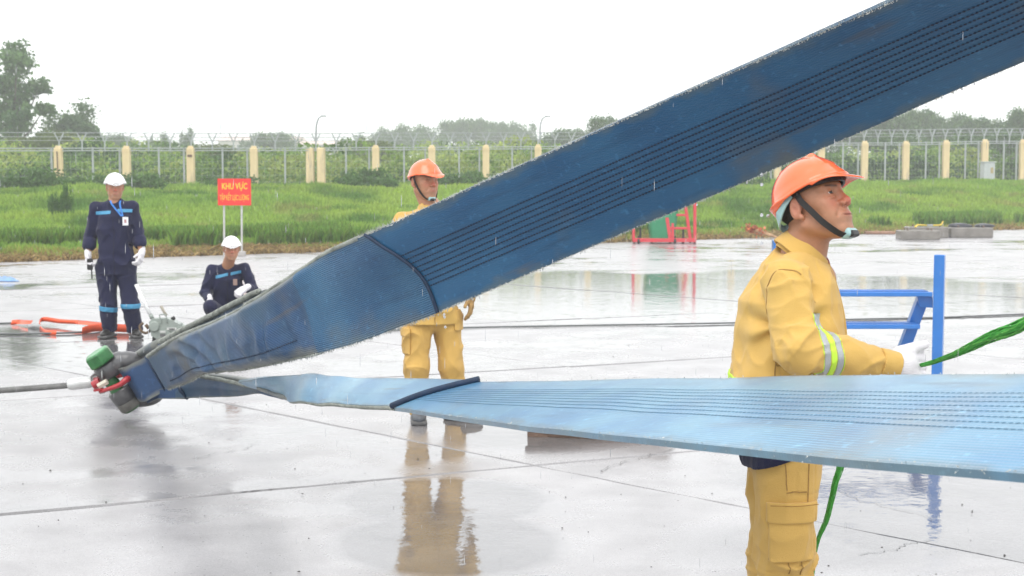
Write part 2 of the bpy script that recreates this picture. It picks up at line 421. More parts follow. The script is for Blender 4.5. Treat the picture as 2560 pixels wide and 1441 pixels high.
def gcol(X, Y, r):
    n = len(X); P = np.stack([X, Y, 0*X], 1)
    a = vnoise(P, 1, .22) + .6*vnoise(P, 2, .9); s = edge_dist(X, Y)
    base = np.array([.23, .39, .055]); lime = np.array([.35, .49, .07]); dark = np.array([.09, .21, .03]); straw = np.array([.36, .28, .09])
    w = np.clip(.45 + .55*a, 0, 1)[:, None]; C = base*(1-w) + lime*w
    d = np.clip(vnoise(P, 3, .35)*1.3+.6*vnoise(P, 8, 1.1)-.35, 0, .9)[:, None]; C = C*(1-d) + dark*d
    dr = np.clip(vnoise(P, 7, .8)*1.8-.9, 0, .7)[:, None]; C = C*(1-dr) + np.array([.34, .34, .10])*dr
    e = (np.clip(1.5 - s/ (1.1+.8*vnoise(P, 4, .25)), 0, 1)*r.random(n))[:, None]*.95; C = C*(1-e) + straw*e
    return C * r.uniform(.75, 1.25, (n, 1))
def gh(X, Y, r):
    P = np.stack([X, Y, 0*X], 1); s = edge_dist(X, Y)
    return (.09 + .12*np.clip(s/2.5, 0, 1) + .10*vnoise(P, 5, .5) + .07*vnoise(P, 6, 1.7)).clip(.04) * r.uniform(.6, 1.25, len(X))
blades("grass", 230000, field(0, 1.0, .95), gh, .05, gcol, 11, M_GRASS)
# lush tall weeds in a broken belt along the apron edge
def weed_reg(r, n):
    u = r.uniform(-.4, .4, n*3); den = (EN[1] + u*EN[0]); Ye = (E0[:2] @ EN)/den
    Y = Ye + r.uniform(.9, 4.2, n*3); X = u*Y; P = np.stack([X, Y, 0*X], 1)
    ok = (vnoise(P, 21, .32) + .5*vnoise(P, 22, 1.1) > .12) & (edge_dist(X, Y) > .7)
    return X[ok][:n], Y[ok][:n]
blades("weeds", 26000, weed_reg, lambda X, Y, r: r.uniform(.22, .5, len(X)), .06,
       lambda X, Y, r: np.array([.10, .23, .03])*r.uniform(.6, 1.5, (len(X), 1)) + np.array([.08, .05, .01])*r.random((len(X), 1)), 12, M_GRASS)
# straw and dead stalks lying at the rim of the slabs
blades("straw", 16000, lambda r, n: (lambda u: (lambda Ye, j: (u*(Ye+j), Ye+j))((E0[:2] @ EN)/(EN[1]+u*EN[0]), r.uniform(-.25, 1.1, n)))(r.uniform(-.4, .4, n)),
       lambda X, Y, r: r.uniform(.03, .14, len(X)), .05,
       lambda X, Y, r: np.array([.38, .27, .11])*r.uniform(.5, 1.4, (len(X), 1)) , 13, M_GRASS, lean=2.2, zfun=lambda X, Y: np.maximum(terrain_z(X, Y), 0.0))

# ------------------------------------------------------------ leafy masses
M_LEAF = mat_attr("leaf", rough=.5, transl=.35, noise=.0, spec=.25)
def leaf_cloud(P, size, C, r, aspect=.6):
    """one quad leaf at each point, random attitude"""
    n = len(P); d = r.normal(size=(n, 3)); d /= np.linalg.norm(d, axis=1, keepdims=True)
    e = np.cross(d, r.normal(size=(n, 3))); e /= np.linalg.norm(e, axis=1, keepdims=True)
    s = (size * r.uniform(.55, 1.35, n))[:, None]
    V = np.stack([P-d*s, P-e*s*aspect, P+d*s, P+e*s*aspect], 1).reshape(-1, 3)
    F = np.arange(n*4).reshape(-1, 4)
    return V, F, np.repeat(C, 4, 0)
def undergrowth(name, n, ymin, ymax, hfun, palette, seed, size):
    r = np.random.default_rng(seed); u = r.uniform(-.42, .42, n); q = ymin + (ymax-ymin)*r.random(n)**1.3
    Y = fence_depth(u*FPX+1280) + q; X = u*Y; P2 = np.stack([X, Y, 0*X], 1)
    H = hfun(X, Y, P2, q); Z = terrain_z(X, Y) + H*(1 - r.random(n)**2.2*.95)
    P = np.stack([X, Y, Z], 1); w = np.clip(.5 + vnoise(P2, seed+1, .25)*.8 + vnoise(P*np.array([1, 1, 2.0]), seed+2, .8)*.75, 0, .999)
    pal = np.array(palette); k = w*(len(pal)-1); i = k.astype(int); f = (k-i)[:, None]
    C = (pal[i]*(1-f) + pal[np.minimum(i+1, len(pal)-1)]*f) * r.uniform(.7, 1.3, (n, 1))
    V, F, CC = leaf_cloud(P, size*(.8+.004*(Y-60)), C, r)
    me = np_mesh(name, V, F); add_colors(me, "tint", CC); return tag(link(name, me, M_LEAF), kind='stuff')
def uh(X, Y, P, q):
    return np.clip(.75 + q*.024 + 1.1*vnoise(P, 31, .16) + .8*vnoise(P, 32, .45) + .4*vnoise(P, 33, 1.3), .12, 4)
undergrowth("undergrowth", 150000, 1.0, 45, uh, [(.03,.08,.02),(.09,.19,.03),(.20,.33,.05),(.34,.42,.10)], 40, .13)
undergrowth("far_undergrowth", 50000, 40, 150, lambda X, Y, P, q: np.clip(2.0 + 1.6*vnoise(P, 36, .07) + .6*vnoise(P, 37, .3), .2, 6), [(.05,.11,.04),(.08,.16,.045),(.14,.20,.06)], 50, .24)

def crown_mesh(seed, lobes, nleaf, size, cols):
    """lobes: list of (centre, radii); leaves sit in small sprays on the lobes so that gaps stay open"""
    r = np.random.default_rng(seed); P = []; C = []
    for c, rad, dens in lobes:
        ns = int(26*dens); d = r.normal(size=(ns, 3)); d /= np.linalg.norm(d, axis=1, keepdims=True)
        S = np.array(c) + d*np.array(rad)*r.uniform(.45, 1.05, (ns, 1))
        for sp in S:
            m = int(nleaf*r.uniform(.5, 1.4)); rr = np.array(rad).mean()*.34
            q = r.normal(size=(m, 3)); P.append(sp + q*rr*.72*np.array([1, 1, .75]))
            t = r.random(); C.append((np.array(cols[0])*(1-t) + np.array(cols[1])*t)*r.uniform(.8, 1.2, (m, 1)))
    P = np.concatenate(P); C = np.concatenate(C)
    V, F, CC = leaf_cloud(P, size, C, r); me = np_mesh("crown", V, F); add_colors(me, "tint", CC)
    me.materials.append(M_LEAF); return me
M_BARK = mat("bark", (.10, .085, .07), rough=.9, noise=.3, bump=.4, bscale=20)
def trunk_mesh(h, r0, lobes, seed, split=.4):
    r = np.random.default_rng(seed); m = MB(); top = np.array([0, 0, h*.55])
    m.tube(catmull([(0, 0, -.3), (r.normal(0,.08), 0, h*.2), (r.normal(0,.15), r.normal(0,.1), h*.4), top], 8), np.linspace(r0, r0*.5, 8), 8)
    for c, rad, dens in lobes:
        z0 = h*r.uniform(.25, .5); a = np.array([0, 0, z0]); c = np.array(c)
        m.tube(catmull([a, (a+c)/2 + r.normal(0, .15, 3)*np.array([1,1,.3]), c], 6), np.linspace(r0*.38, r0*.08, 6), 6)
    return m.mesh("trunk")
HZ_T = "trees standing beyond the fence"
PROTO = []
def proto(seed, spread, h, flat=1.0, nl=7, cols=((.05, .12, .04), (.12, .21, .06)), nleaf=26, size=.16):
    r = np.random.default_rng(seed); lobes = []
    for k in range(nl):
        a = 2*math.pi*k/nl + r.normal(0, .4); rad = spread*r.uniform(.25, .75)
        z = h*(.62 + .26*r.random()*flat) if k else h*.82
        lobes.append(((math.cos(a)*rad*(k > 0), math.sin(a)*rad*(k > 0), z), (spread*r.uniform(.34, .55), spread*r.uniform(.34, .5), h*r.uniform(.10, .20)*max(flat, .7)), 1.0))
    return crown_mesh(seed, lobes, nleaf, size, cols), trunk_mesh(h, h*.025, lobes, seed)
PROTO.append(proto(1, 3.0, 7, 1.0))
PROTO.append(proto(2, 3.6, 7, .5, 8))
PROTO.append(proto(3, 2.0, 7, 1.6, 7))
PROTO.append(proto(4, 3.4, 6, 1.0, 9, cols=((.08, .13, .03), (.16, .20, .05))))
def tree(px, top, Y, kind, wpx, label, group=None, name="tree", rz=None, base=None):
    b = at(px, 455, Y); gz = float(terrain_z(b[0], b[1])); zt = at(px, top, Y)[2]
    root = empty(name, (b[0], b[1], gz), 0, label, "tree", group)
    cm, tm = PROTO[kind]
    co = np.empty(len(cm.vertices)*3, np.float32); cm.vertices.foreach_get("co", co); co = co.reshape(-1, 3)
    sz = (zt-gz)/np.percentile(co[:, 2], 99.5); sx = (wpx/FPX*Y)/(np.percentile(co[:, 0], 98)-np.percentile(co[:, 0], 2))
    root.scale = (sx, sx, sz); root.rotation_euler[2] = rz if rz is not None else 0
    link("crown", cm, None, root); link("trunk", tm, M_BARK, root)
    return root
# the tall tree at the left edge: its own lobes
def big_tree():
    Y = 92.0; b = at(40, 455, Y); gz = float(terrain_z(b[0], b[1]))
    root = empty("tree", (b[0], b[1], gz), 0, "tallest tree, loose crown with sky gaps, at the left edge of the picture", "tree", None)
    def L(px, py): p = at(px, py, Y); return np.array([p[0]-b[0], 0, p[2]-gz])
    r = np.random.default_rng(3); lobes = []
    for px, py, rx, rz_, dens in [(20,130,38,26,1),(75,165,32,30,1),(95,215,26,22,.8),(10,200,40,40,1.2),(55,240,36,30,1),(15,280,48,34,1.3),(75,300,40,24,1),(112,275,22,16,.7),(-40,180,40,60,1),(-60,270,40,50,1),(30,330,50,22,.9),(100,350,34,16,.6),(-30,350,40,20,.6)]:
        c = L(px, py); c[1] = r.normal(0, 1.0); lobes.append((tuple(c), (rx/FPX*Y, rx/FPX*Y, rz_/FPX*Y), dens))
    link("crown", crown_mesh(5, lobes, 34, .14, ((.06, .14, .045), (.13, .24, .07))), None, root)
    m = MB(); h = 6.0
    m.tube(catmull([(0,0,-.4), (.1,0,1.8), (-.1,0,3.6), (.2,.1,5.5), (.1,0,8)], 14), np.linspace(.26, .07, 14), 9)
    for c, rad, d in lobes:
        c = np.array(c); a = np.array([0, 0, max(1.6, c[2]*.55)])
        m.tube(catmull([a, (a+c)/2+np.array([0, 0, -.25]), c], 7), np.linspace(.10, .02, 7), 6)
    m.build("trunk", M_BARK, root, True)
big_tree()
T = [
 (192, 262, 105, 2, 110, "dark conical tree beside the tallest tree, at the left"),
 (150, 330, 82, 3, 130, "yellowish low tree under the dark conical tree"),
 (60, 345, 84, 3, 150, "yellowish spreading tree under the tallest tree"),
 (250, 352, 88, 3, 110, "low rounded tree just right of the dark conical tree"),
 (293, 338, 165, 0, 75, "pale hazy round tree above the third fence pillar from the left"),
 (335, 352, 170, 1, 90, "pale hazy flat tree right of the pale round tree"),
 (403, 338, 165, 2, 42, "slim hazy tree between two cream pillars at the left"),
 (430, 356, 150, 1, 120, "low hazy tree in front of the slim far trees at the left"),
 (472, 322, 155, 2, 30, "thin pointed hazy tree above the pillar left of the red sign"),
 (545, 362, 80, 3, 150, "bushy green tree behind the red sign"),
 (628, 342, 200, 2, 40, "faint small tree beside the far pale building"),
 (694, 333, 175, 0, 88, "round hazy tree standing before the far pale building"),
 (888, 340, 190, 2, 60, "small hazy tree right of the far pale building"),
 (940, 352, 95, 3, 120, "light green tree close behind the fence, left of the helmeted man"),
]
for a in T: tree(*a)
for k, (px, top, w, kd, Y) in enumerate([(962,322,70,1,215),(1012,314,80,1,215),(1060,316,86,1,220),(1100,340,40,2,225),
        (1140,302,70,0,230),(1190,298,80,0,228),(1248,306,60,0,230),(1290,308,76,1,235),(1322,312,40,2,230)]):
    tree(px, top, Y, kd, w, "hazy flat-topped tree in the far grove behind the fence, above the middle helmeted man", "flat-topped trees of the far grove")
for k, (px, top, w, kd, Y) in enumerate([(1380,338,110,1,150),(1432,324,90,0,150),(1480,330,80,1,140),(1513,293,74,0,130),(1580,335,120,0,135),(1650,330,110,1,130),(1740,320,130,0,130),(1850,330,140,1,130),
        (1960,325,120,0,130)]):
    tree(px, top, Y, kd, w, "green tree in the row beyond the fence, partly behind the upper sling", "trees behind the upper sling")
for k, (px, top, w, kd, Y) in enumerate([(2075,318,110,0,132),(2160,300,110,1,130),(2232,286,100,0,128),(2300,276,95,0,135),(2345,292,80,1,132),(2398,285,90,1,138),(2440,296,90,0,130),
        (2500,302,95,1,128),(2560,272,85,0,120),(2640,280,120,0,125),(2250,335,190,1,100),(2420,338,170,1,98),(2540,335,150,0,98)]):
    tree(px, top, Y, kd, w, "green tree in the dense row beyond the right half of the fence", "dense row of trees at the right")
# individual dark shrubs at the foot of the fence
def shrub_mesh(seed):
    r = np.random.default_rng(seed); lobes = [((r.normal(0,.5), r.normal(0,.3), .35+.2*r.random()), (.55, .45, .34), .8) for _ in range(5)]
    return crown_mesh(seed, lobes, 16, .075, ((.05, .13, .025), (.10, .21, .04)))
SH = [shrub_mesh(61+i) for i in range(3)]
for k, (px, py, s) in enumerate([(20,492,.9),(90,500,1.0),(215,480,.7),(330,488,.9),(400,482,.8),(560,492,.8),(860,488,.9),(910,492,1.0),(960,486,.8),(1150,478,.8),(1190,486,.8),
        (1880,470,.7)]):
    Y = fence_depth(px)-4; b = at(px, 470, Y); gz = float(terrain_z(b[0], Y))
    o = tag(link("shrub", SH[k % 3], None), "dark green leafy shrub in the grass at the foot of the fence", "shrub", "shrubs at the foot of the fence")
    o.location = (b[0], Y, gz-.1); o.scale = (s*1.1, s, s*1.05); o.rotation_euler[2] = k*1.3
for px, py, h in ((138, 555, .95), (170, 555, 1.15)):
    g_ = at(px, py, 42.0); gz = float(terrain_z(g_[0], g_[1]))
    o = tag(link("weed_plant", SH[0 if px < 150 else 1], None), "%s upright weed standing alone in the grass left of the man in navy" % ("shorter" if px < 150 else "taller"), "plant")
    o.location = (g_[0], g_[1], gz); o.scale = (.16, .16, h)

# far pale building beyond the trees
M_PALE = mat("pale_cladding", (.62, .58, .56), rough=.7, noise=.08, scale=.3)
M_ROOFP = mat("pale_roof", (.66, .50, .46), rough=.6, noise=.08, scale=.3)
M_DARKWIN = mat("dark_glass", (.10, .12, .14), rough=.2)
def building(x0, x1, ytop, yeave, Y, label, nw):
    a = at(x0, yeave, Y); b = at(x1, yeave, Y); zt = at(x0, ytop, Y)[2]; z0 = -0.5
    root = empty("far_building", ((a[0]+b[0])/2, Y+9, z0), 0, label, "building"); w = b[0]-a[0]
    MB().box((0, 0, (a[2]-z0)/2), (w, 18, a[2]-z0)).build("wall", M_PALE, root)
    h = a[2]-z0; hr = zt-a[2]
    MB().add([(-w/2-.5,-9.6,h+.01),(w/2+.5,-9.6,h+.01),(w/2+.5,9.6,h+.01),(-w/2-.5,9.6,h+.01),(-w/2-.5,0,h+hr),(w/2+.5,0,h+hr)],
             [(0,1,5,4),(2,3,4,5),(0,4,3),(1,2,5),(3,2,1,0)]).build("roof", M_ROOFP, root)
    me = MB().box((0, 0, 0), (w/nw*.55, .1, 1.4)).mesh("window")
    for k in range(nw):
        o = link("window", me, M_DARKWIN, root); o.location = (-w/2 + w*(k+.5)/nw, -9.03, h-1.6)
building(545, 735, 338, 352, 300, "long low pale building with a pinkish roof far beyond the fence", 9)
building(735, 960, 349, 362, 280, "second long pale building, lower, behind the left street lamp", 10)

# ------------------------------------------------------------ fence
M_POST = mat("cream_concrete", (.78, .62, .36), rough=.75, noise=.10, scale=1.2, dirt=(.30, .25, .19), dirt_amt=.9, stretch=(3, 3, .6))
M_GALV = mat("galvanised_steel", (.42, .45, .46), rough=.45, metal=.5, noise=.1)
M_RUST = mat("rusty_iron", (.16, .10, .07), rough=.8, noise=.3)
def build_fence():
    root = empty("perimeter_fence", tuple(FB[0]), 0, "long airfield mesh fence with cream concrete pillars and barbed wire on top", "fence")
    base = np.array(FB[0])
    P = [p-base for p in FB]
    tops = [at(x, t, fence_depth(x))-base for x, t in zip(fx, ft)]
    for k, (p, t, px, pyb) in enumerate(zip(P, tops, fx, fb)):
        w = .31; h = t[2]-p[2]; zb = -.3
        if px == 790:
            for dx in (-.24, .24):
                MB().box((p[0]+dx, p[1], p[2]+(h+zb)/2), (.34, .34, h-zb), bev=.03).build("pillar", M_POST, root)
            continue
        me = MB().box((0, 0, (h+zb)/2), (w, w, h-zb), bev=.03).box((0, 0, h-.16), (w+.03, w+.03, .03)).box((0, 0, h+.03), (w*.7, w*.7, .1), bev=.03)
        me.build("pillar", M_POST, root).location = p
        # the slim steel post beside each pillar
        MB().box((-.30, .05, (h-.05)/2), (.07, .07, h-.05)).build("steel_post", M_GALV, root).location = p
        if px == 148:
            m = MB(); m.tube([(.0,-.19,h-.15),(.02,-.2,h-.8),(.03,-.19,h*.25)], .025, 6); m.build("conduit", M_RUST, root, True).location = p
        if px in (478,):
            MB().box((0, -.172, h-.34), (.2, .02, .10)).build("bracket", M_RUST, root).location = p
    for k in range(len(P)-1):
        a, b, ta, tb = P[k], P[k+1], tops[k], tops[k+1]; mp = (a+b)/2; mt = (ta+tb)/2
        MB().box((mp[0], mp[1], (mp[2]+mt[2])/2-.1), (.07, .07, mt[2]-mp[2]+.25)).build("steel_post", M_GALV, root)
    # Y arms along the top, three per bay, with strands of barbed wire
    arm_pts = []
    for k in range(len(P)-1):
        for f in (0, 1/3, 2/3):
            p = tops[k]*(1-f) + tops[k+1]*f; m = MB()
            far_right = fx[k] > 1500 or True
            m.bar(p + (0, 0, -.12), p + (0, 0, .28), .05)
            m.bar(p + (0, 0, .24), p + (-.17, -.10, .62), .045); m.bar(p + (0, 0, .24), p + (.17, .10, .62), .045)
            m.build("wire_arm", M_GALV, root)
        
    for off, dz in (((-.17, -.10), .62), ((.17, .10), .62), ((-.09, -.05), .45), ((.09, .05), .45), ((0, 0), .30)):
        m = MB(); pts = [t + np.array([off[0], off[1], dz]) for t in tops]
        m.tube(pts, .011, 4)
        q = catmull(pts, 260)
        for p in q[::2]: m.bar(p + np.array([-.05, 0, -.04]), p + np.array([.05, 0, .04]), .010)
        m.build("barbed_wire", M_GALV, root)
    # top rail cables and mesh
    for dz in (-.02, -.12): MB().tube([t + np.array([0, -.05, dz]) for t in tops], .022, 5).build("rail", M_GALV, root)
    m = MB()
    for k in range(len(P)-1):
        a, b, ta, tb = P[k], P[k+1], tops[k], tops[k+1]
        n = 12
        for i in range(n):
            f = i/n; p = a*(1-f)+b*f; q = ta*(1-f)+tb*f; m.bar(p + np.array([0, 0, -.05]), q + np.array([0, 0, -.1]), .005)
        for j in range(6):
            g_ = j/6; m.bar(a*(1-g_)+ta*g_, b*(1-g_)+tb*g_, .007)
    tag(m.build("mesh_wire", M_GALV, root), kind='stuff')
    # low concrete footing kerb that shows at the right
    for k in range(16, len(P)-1):
        a, b = P[k].copy(), P[k+1].copy(); a[1] -= .5; b[1] -= .5
        MB().bar(a + (0, 0, .03), b + (0, 0, .03), .5, .14).build("footing", mat_c, root)
mat_c = mat("pale_concrete", (.40, .38, .36), rough=.8, noise=.15, scale=3, bump=.3, bscale=40)
build_fence()

def cabinet():
    Y = fence_depth(2468)-1.2; b = at(2468, 455, Y); t = at(2468, 404, Y); gz = float(terrain_z(b[0], Y)); h = t[2]-gz-.05
    root = empty("electric_cabinet", (b[0], Y, gz), .25, "grey electric cabinet with a small window before a fence pillar", "cabinet")
    MB().box((0, 0, h/2+.05), (.62, .4, h-.1), bev=.03).build("body", mat("cabinet_grey", (.50, .53, .54), rough=.4, noise=.06), root)
    MB().box((.08, -.206, h*.5+.05), (.40, .02, h*.78), bev=.008).build("door", MATS["cabinet_grey"], root)
    MB().box((.11, -.224, h*.62), (.14, .015, .28)).build("window", mat("amber_pane", (.42, .33, .16), rough=.3), root)
    MB().box((0, 0, h+.02), (.68, .46, .05), bev=.01).build("roof", MATS["cabinet_grey"], root)
    MB().box((0, 0, -.03), (.7, .5, .16)).build("plinth", mat_c, root)
cabinet()
def lamp(px, top, hx, Y, label, kx):
    b = at(px, 455, Y); gz = float(terrain_z(b[0], Y)); root = empty("street_lamp", (b[0], Y, gz), 0, label, "street lamp")
    L = lambda x, y: at(x, y, Y)-np.array([b[0], Y, gz])
    pts = [(0, 0, -.2), (0, 0, 1.0), L(px, 400), L(px, 345), L(px+1, 315), L(px+5, 300), L(px+kx*.55, top+4), L(px+kx, top)]
    MB().tube(catmull(pts, 30), np.linspace(.075, .035, 30), 8).build("pole", mat("lamp_grey", (.28, .30, .32), rough=.5, metal=.3) if "lamp_grey" not in MATS else MATS["lamp_grey"], root, True)
    p = L(px+kx, top); q = L(px+kx+10, top-1)
    MB().box((p+q)/2, (abs(q[0]-p[0])+.1, .16, .09), bev=.03).build("lamp_head", MATS["lamp_grey"], root)
lamp(790, 291, 16, 88, "bent-neck street lamp rising behind the double fence pillar", 14)
lamp(1350, 292, 16, 95, "bent-neck street lamp rising just left of the upper sling's edge", 14)

# ------------------------------------------------------------ haze
def haze():
    m = bpy.data.materials.new("rain_haze"); m.use_nodes = True; nt = m.node_tree; nt.nodes.clear()
    o = nt.nodes.new("ShaderNodeOutputMaterial"); v = nt.nodes.new("ShaderNodeVolumePrincipled")
    v.inputs["Color"].default_value = (.97, .985, 1, 1); v.inputs["Density"].default_value = .0020
    v.inputs["Anisotropy"].default_value = .2
    nt.links.new(v.outputs[0], o.inputs["Volume"])
    x0, x1, y0, y1, z0, z1 = -760., 760., -70., 860., -1.3, 17.
    ob = MB().box(((x0+x1)/2, (y0+y1)/2, (z0+z1)/2), (x1-x0, y1-y0, z1-z0)).build("haze", m)
    tag(ob, kind='stuff')
haze()
# ------------------------------------------------------------ lifting slings
def sling_material(name, blue, worn, dirt=(.13, .11, .07), ribs=0.25, coat=.55, grime=0.0):
    m, nt, b = nodes_of(name); N = nt.nodes; L = nt.links
    uv = N.new("ShaderNodeUVMap"); uv.uv_map = "UVMap"; g = N.new("ShaderNodeNewGeometry")
    def noise(scale, det=6, vec=None, mp=None):
        n = N.new("ShaderNodeTexNoise"); n.inputs["Scale"].default_value = scale; n.inputs["Detail"].default_value = det
        v = vec or g.outputs["Position"]
        if mp:
            q = N.new("ShaderNodeMapping"); q.inputs["Scale"].default_value = mp; L.new(v, q.inputs[0]); v = q.outputs[0]
        L.new(v, n.inputs["Vector"]); return n.outputs[0]
    def mr(src, a, b_, c, d):
        r = N.new("ShaderNodeMapRange"); r.inputs[1].default_value = a; r.inputs[2].default_value = b_; r.inputs[3].default_value = c; r.inputs[4].default_value = d
        L.new(src, r.inputs[0]); return r.outputs[0]
    def mix(f, a, b_):
        n = N.new("ShaderNodeMix"); n.data_type = 'RGBA'; L.new(f, n.inputs[0])
        for q, k in ((a, 6), (b_, 7)):
            if isinstance(q, tuple): n.inputs[k].default_value = (*q, 1)
            else: L.new(q, n.inputs[k])
        return n.outputs[2]
    c = mix(mr(noise(3.0, 6), .35, .68, 0, 1), blue, worn)
    c = mix(mr(noise(1.0, 6, uv.outputs[0], (2.2, 9, 1)), .55, .75, 0, .55), c, tuple(x*.62 for x in blue))
    c = mix(mr(noise(1.7, 9), .56-.05*bool(grime), .72-.04*bool(grime), 0, .62+grime), c, dirt)
    c = mix(mr(noise(38, 3), .60, .80, 0, .5+grime), c, tuple(min(1, x*1.8+.02) for x in worn))
    # rubbed and soiled selvedges, and long brown drag stains
    sv = N.new("ShaderNodeSeparateXYZ"); L.new(uv.outputs[0], sv.inputs[0])
    def m2(op, x, y):
        n = N.new("ShaderNodeMath"); n.operation = op
        for k, q in enumerate((x, y)):
            if isinstance(q, (int, float)): n.inputs[k].default_value = q
            else: L.new(q, n.inputs[k])
        return n.outputs[0]
    ed = m2('ABSOLUTE', m2('SUBTRACT', sv.outputs[1], .5), 0)
    ed = m2('ADD', ed, m2('MULTIPLY', m2('SUBTRACT', noise(9, 6), .5), .22))
    c = mix(mr(ed, .43 - .05*bool(grime), .50, 0, .55+.4*bool(grime)), c, (.17, .18, .16) if grime else (.10, .13, .13))
    c = mix(mr(noise(1.0, 7, uv.outputs[0], (.9, 3.5, 1)), .62, .72, 0, .55), c, (.13, .095, .05))
    L.new(c, b.inputs["Base Color"]); b.inputs["Roughness"].default_value = .55; b.inputs["Specular IOR Level"].default_value = .5
    b.inputs["Coat Weight"].default_value = coat; b.inputs["Coat Roughness"].default_value = .30; b.inputs["Coat IOR"].default_value = 1.5 if coat > .8 else 1.35
    # woven ribs running along the sling and the cross weave
    sx = N.new("ShaderNodeSeparateXYZ"); L.new(uv.outputs[0], sx.inputs[0])
    def wav(src, k):
        a = N.new("ShaderNodeMath"); a.operation = 'MULTIPLY'; a.inputs[1].default_value = k; L.new(src, a.inputs[0])
        s_ = N.new("ShaderNodeMath"); s_.operation = 'SINE'; L.new(a.outputs[0], s_.inputs[0]); return s_.outputs[0]
    r1 = wav(sx.outputs[1], 2*math.pi*48); r2 = wav(sx.outputs[0], 2*math.pi*110)
    ad = N.new("ShaderNodeMath"); ad.operation = 'MULTIPLY_ADD'; L.new(r1, ad.inputs[0]); ad.inputs[1].default_value = 1.0
    mu = N.new("ShaderNodeMath"); mu.operation = 'MULTIPLY'; mu.inputs[1].default_value = .10; L.new(r2, mu.inputs[0]); L.new(mu.outputs[0], ad.inputs[2])
    nn = noise(26, 5); a2 = N.new("ShaderNodeMath"); a2.operation = 'MULTIPLY_ADD'; a2.inputs[1].default_value = 1.6; L.new(nn, a2.inputs[0]); L.new(ad.outputs[0], a2.inputs[2])
    bp = N.new("ShaderNodeBump"); bp.inputs["Strength"].default_value = ribs; bp.inputs["Distance"].default_value = .004
    L.new(a2.outputs[0], bp.inputs["Height"]); L.new(bp.outputs[0], b.inputs["Normal"]); L.new(bp.outputs[0], b.inputs["Coat Normal"])
    return m
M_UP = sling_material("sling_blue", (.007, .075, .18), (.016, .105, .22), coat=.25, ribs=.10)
M_RIB = sling_material("sling_blue_ribbed", (.009, .075, .18), (.03, .125, .235), ribs=.55, coat=.3)
M_EYE = sling_material("sling_eye_worn", (.012, .065, .17), (.040, .10, .165), dirt=(.125, .115, .08), ribs=.5, coat=.35, grime=.3)
M_SLV = sling_material("sling_sleeve", (.007, .042, .13), (.014, .062, .16), dirt=(.13, .14, .13), ribs=.3, coat=.25, grime=.12)
M_LOW = sling_material("sling_blue_skylit", (.065, .22, .40), (.14, .33, .46), dirt=(.25, .26, .21), ribs=.15, coat=1.0)  # lighter sling blue: skylight on the flat band painted into the colour
M_LOWR = sling_material("sling_skylit_ribbed", (.07, .24, .44), (.20, .40, .53), dirt=(.30, .36, .36), ribs=.35, coat=1.0)  # ribbed ply of the same band, its colour brightened by painted skylight
M_THREAD = mat("dark_thread", (.008, .02, .05), rough=.7, noise=.3, scale=60)
M_THREAD2 = mat("grey_blue_thread", (.06, .15, .24), rough=.7, noise=.3, scale=60)  # lighter grey-blue thread for the stitch lines of the lower sling
M_CORD = mat("navy_cord", (.004, .022, .06), rough=.6, noise=.3, scale=30)
M_FRAY = mat("frayed_edge_fibre", (.52, .53, .50), rough=.8, noise=.35, scale=9)

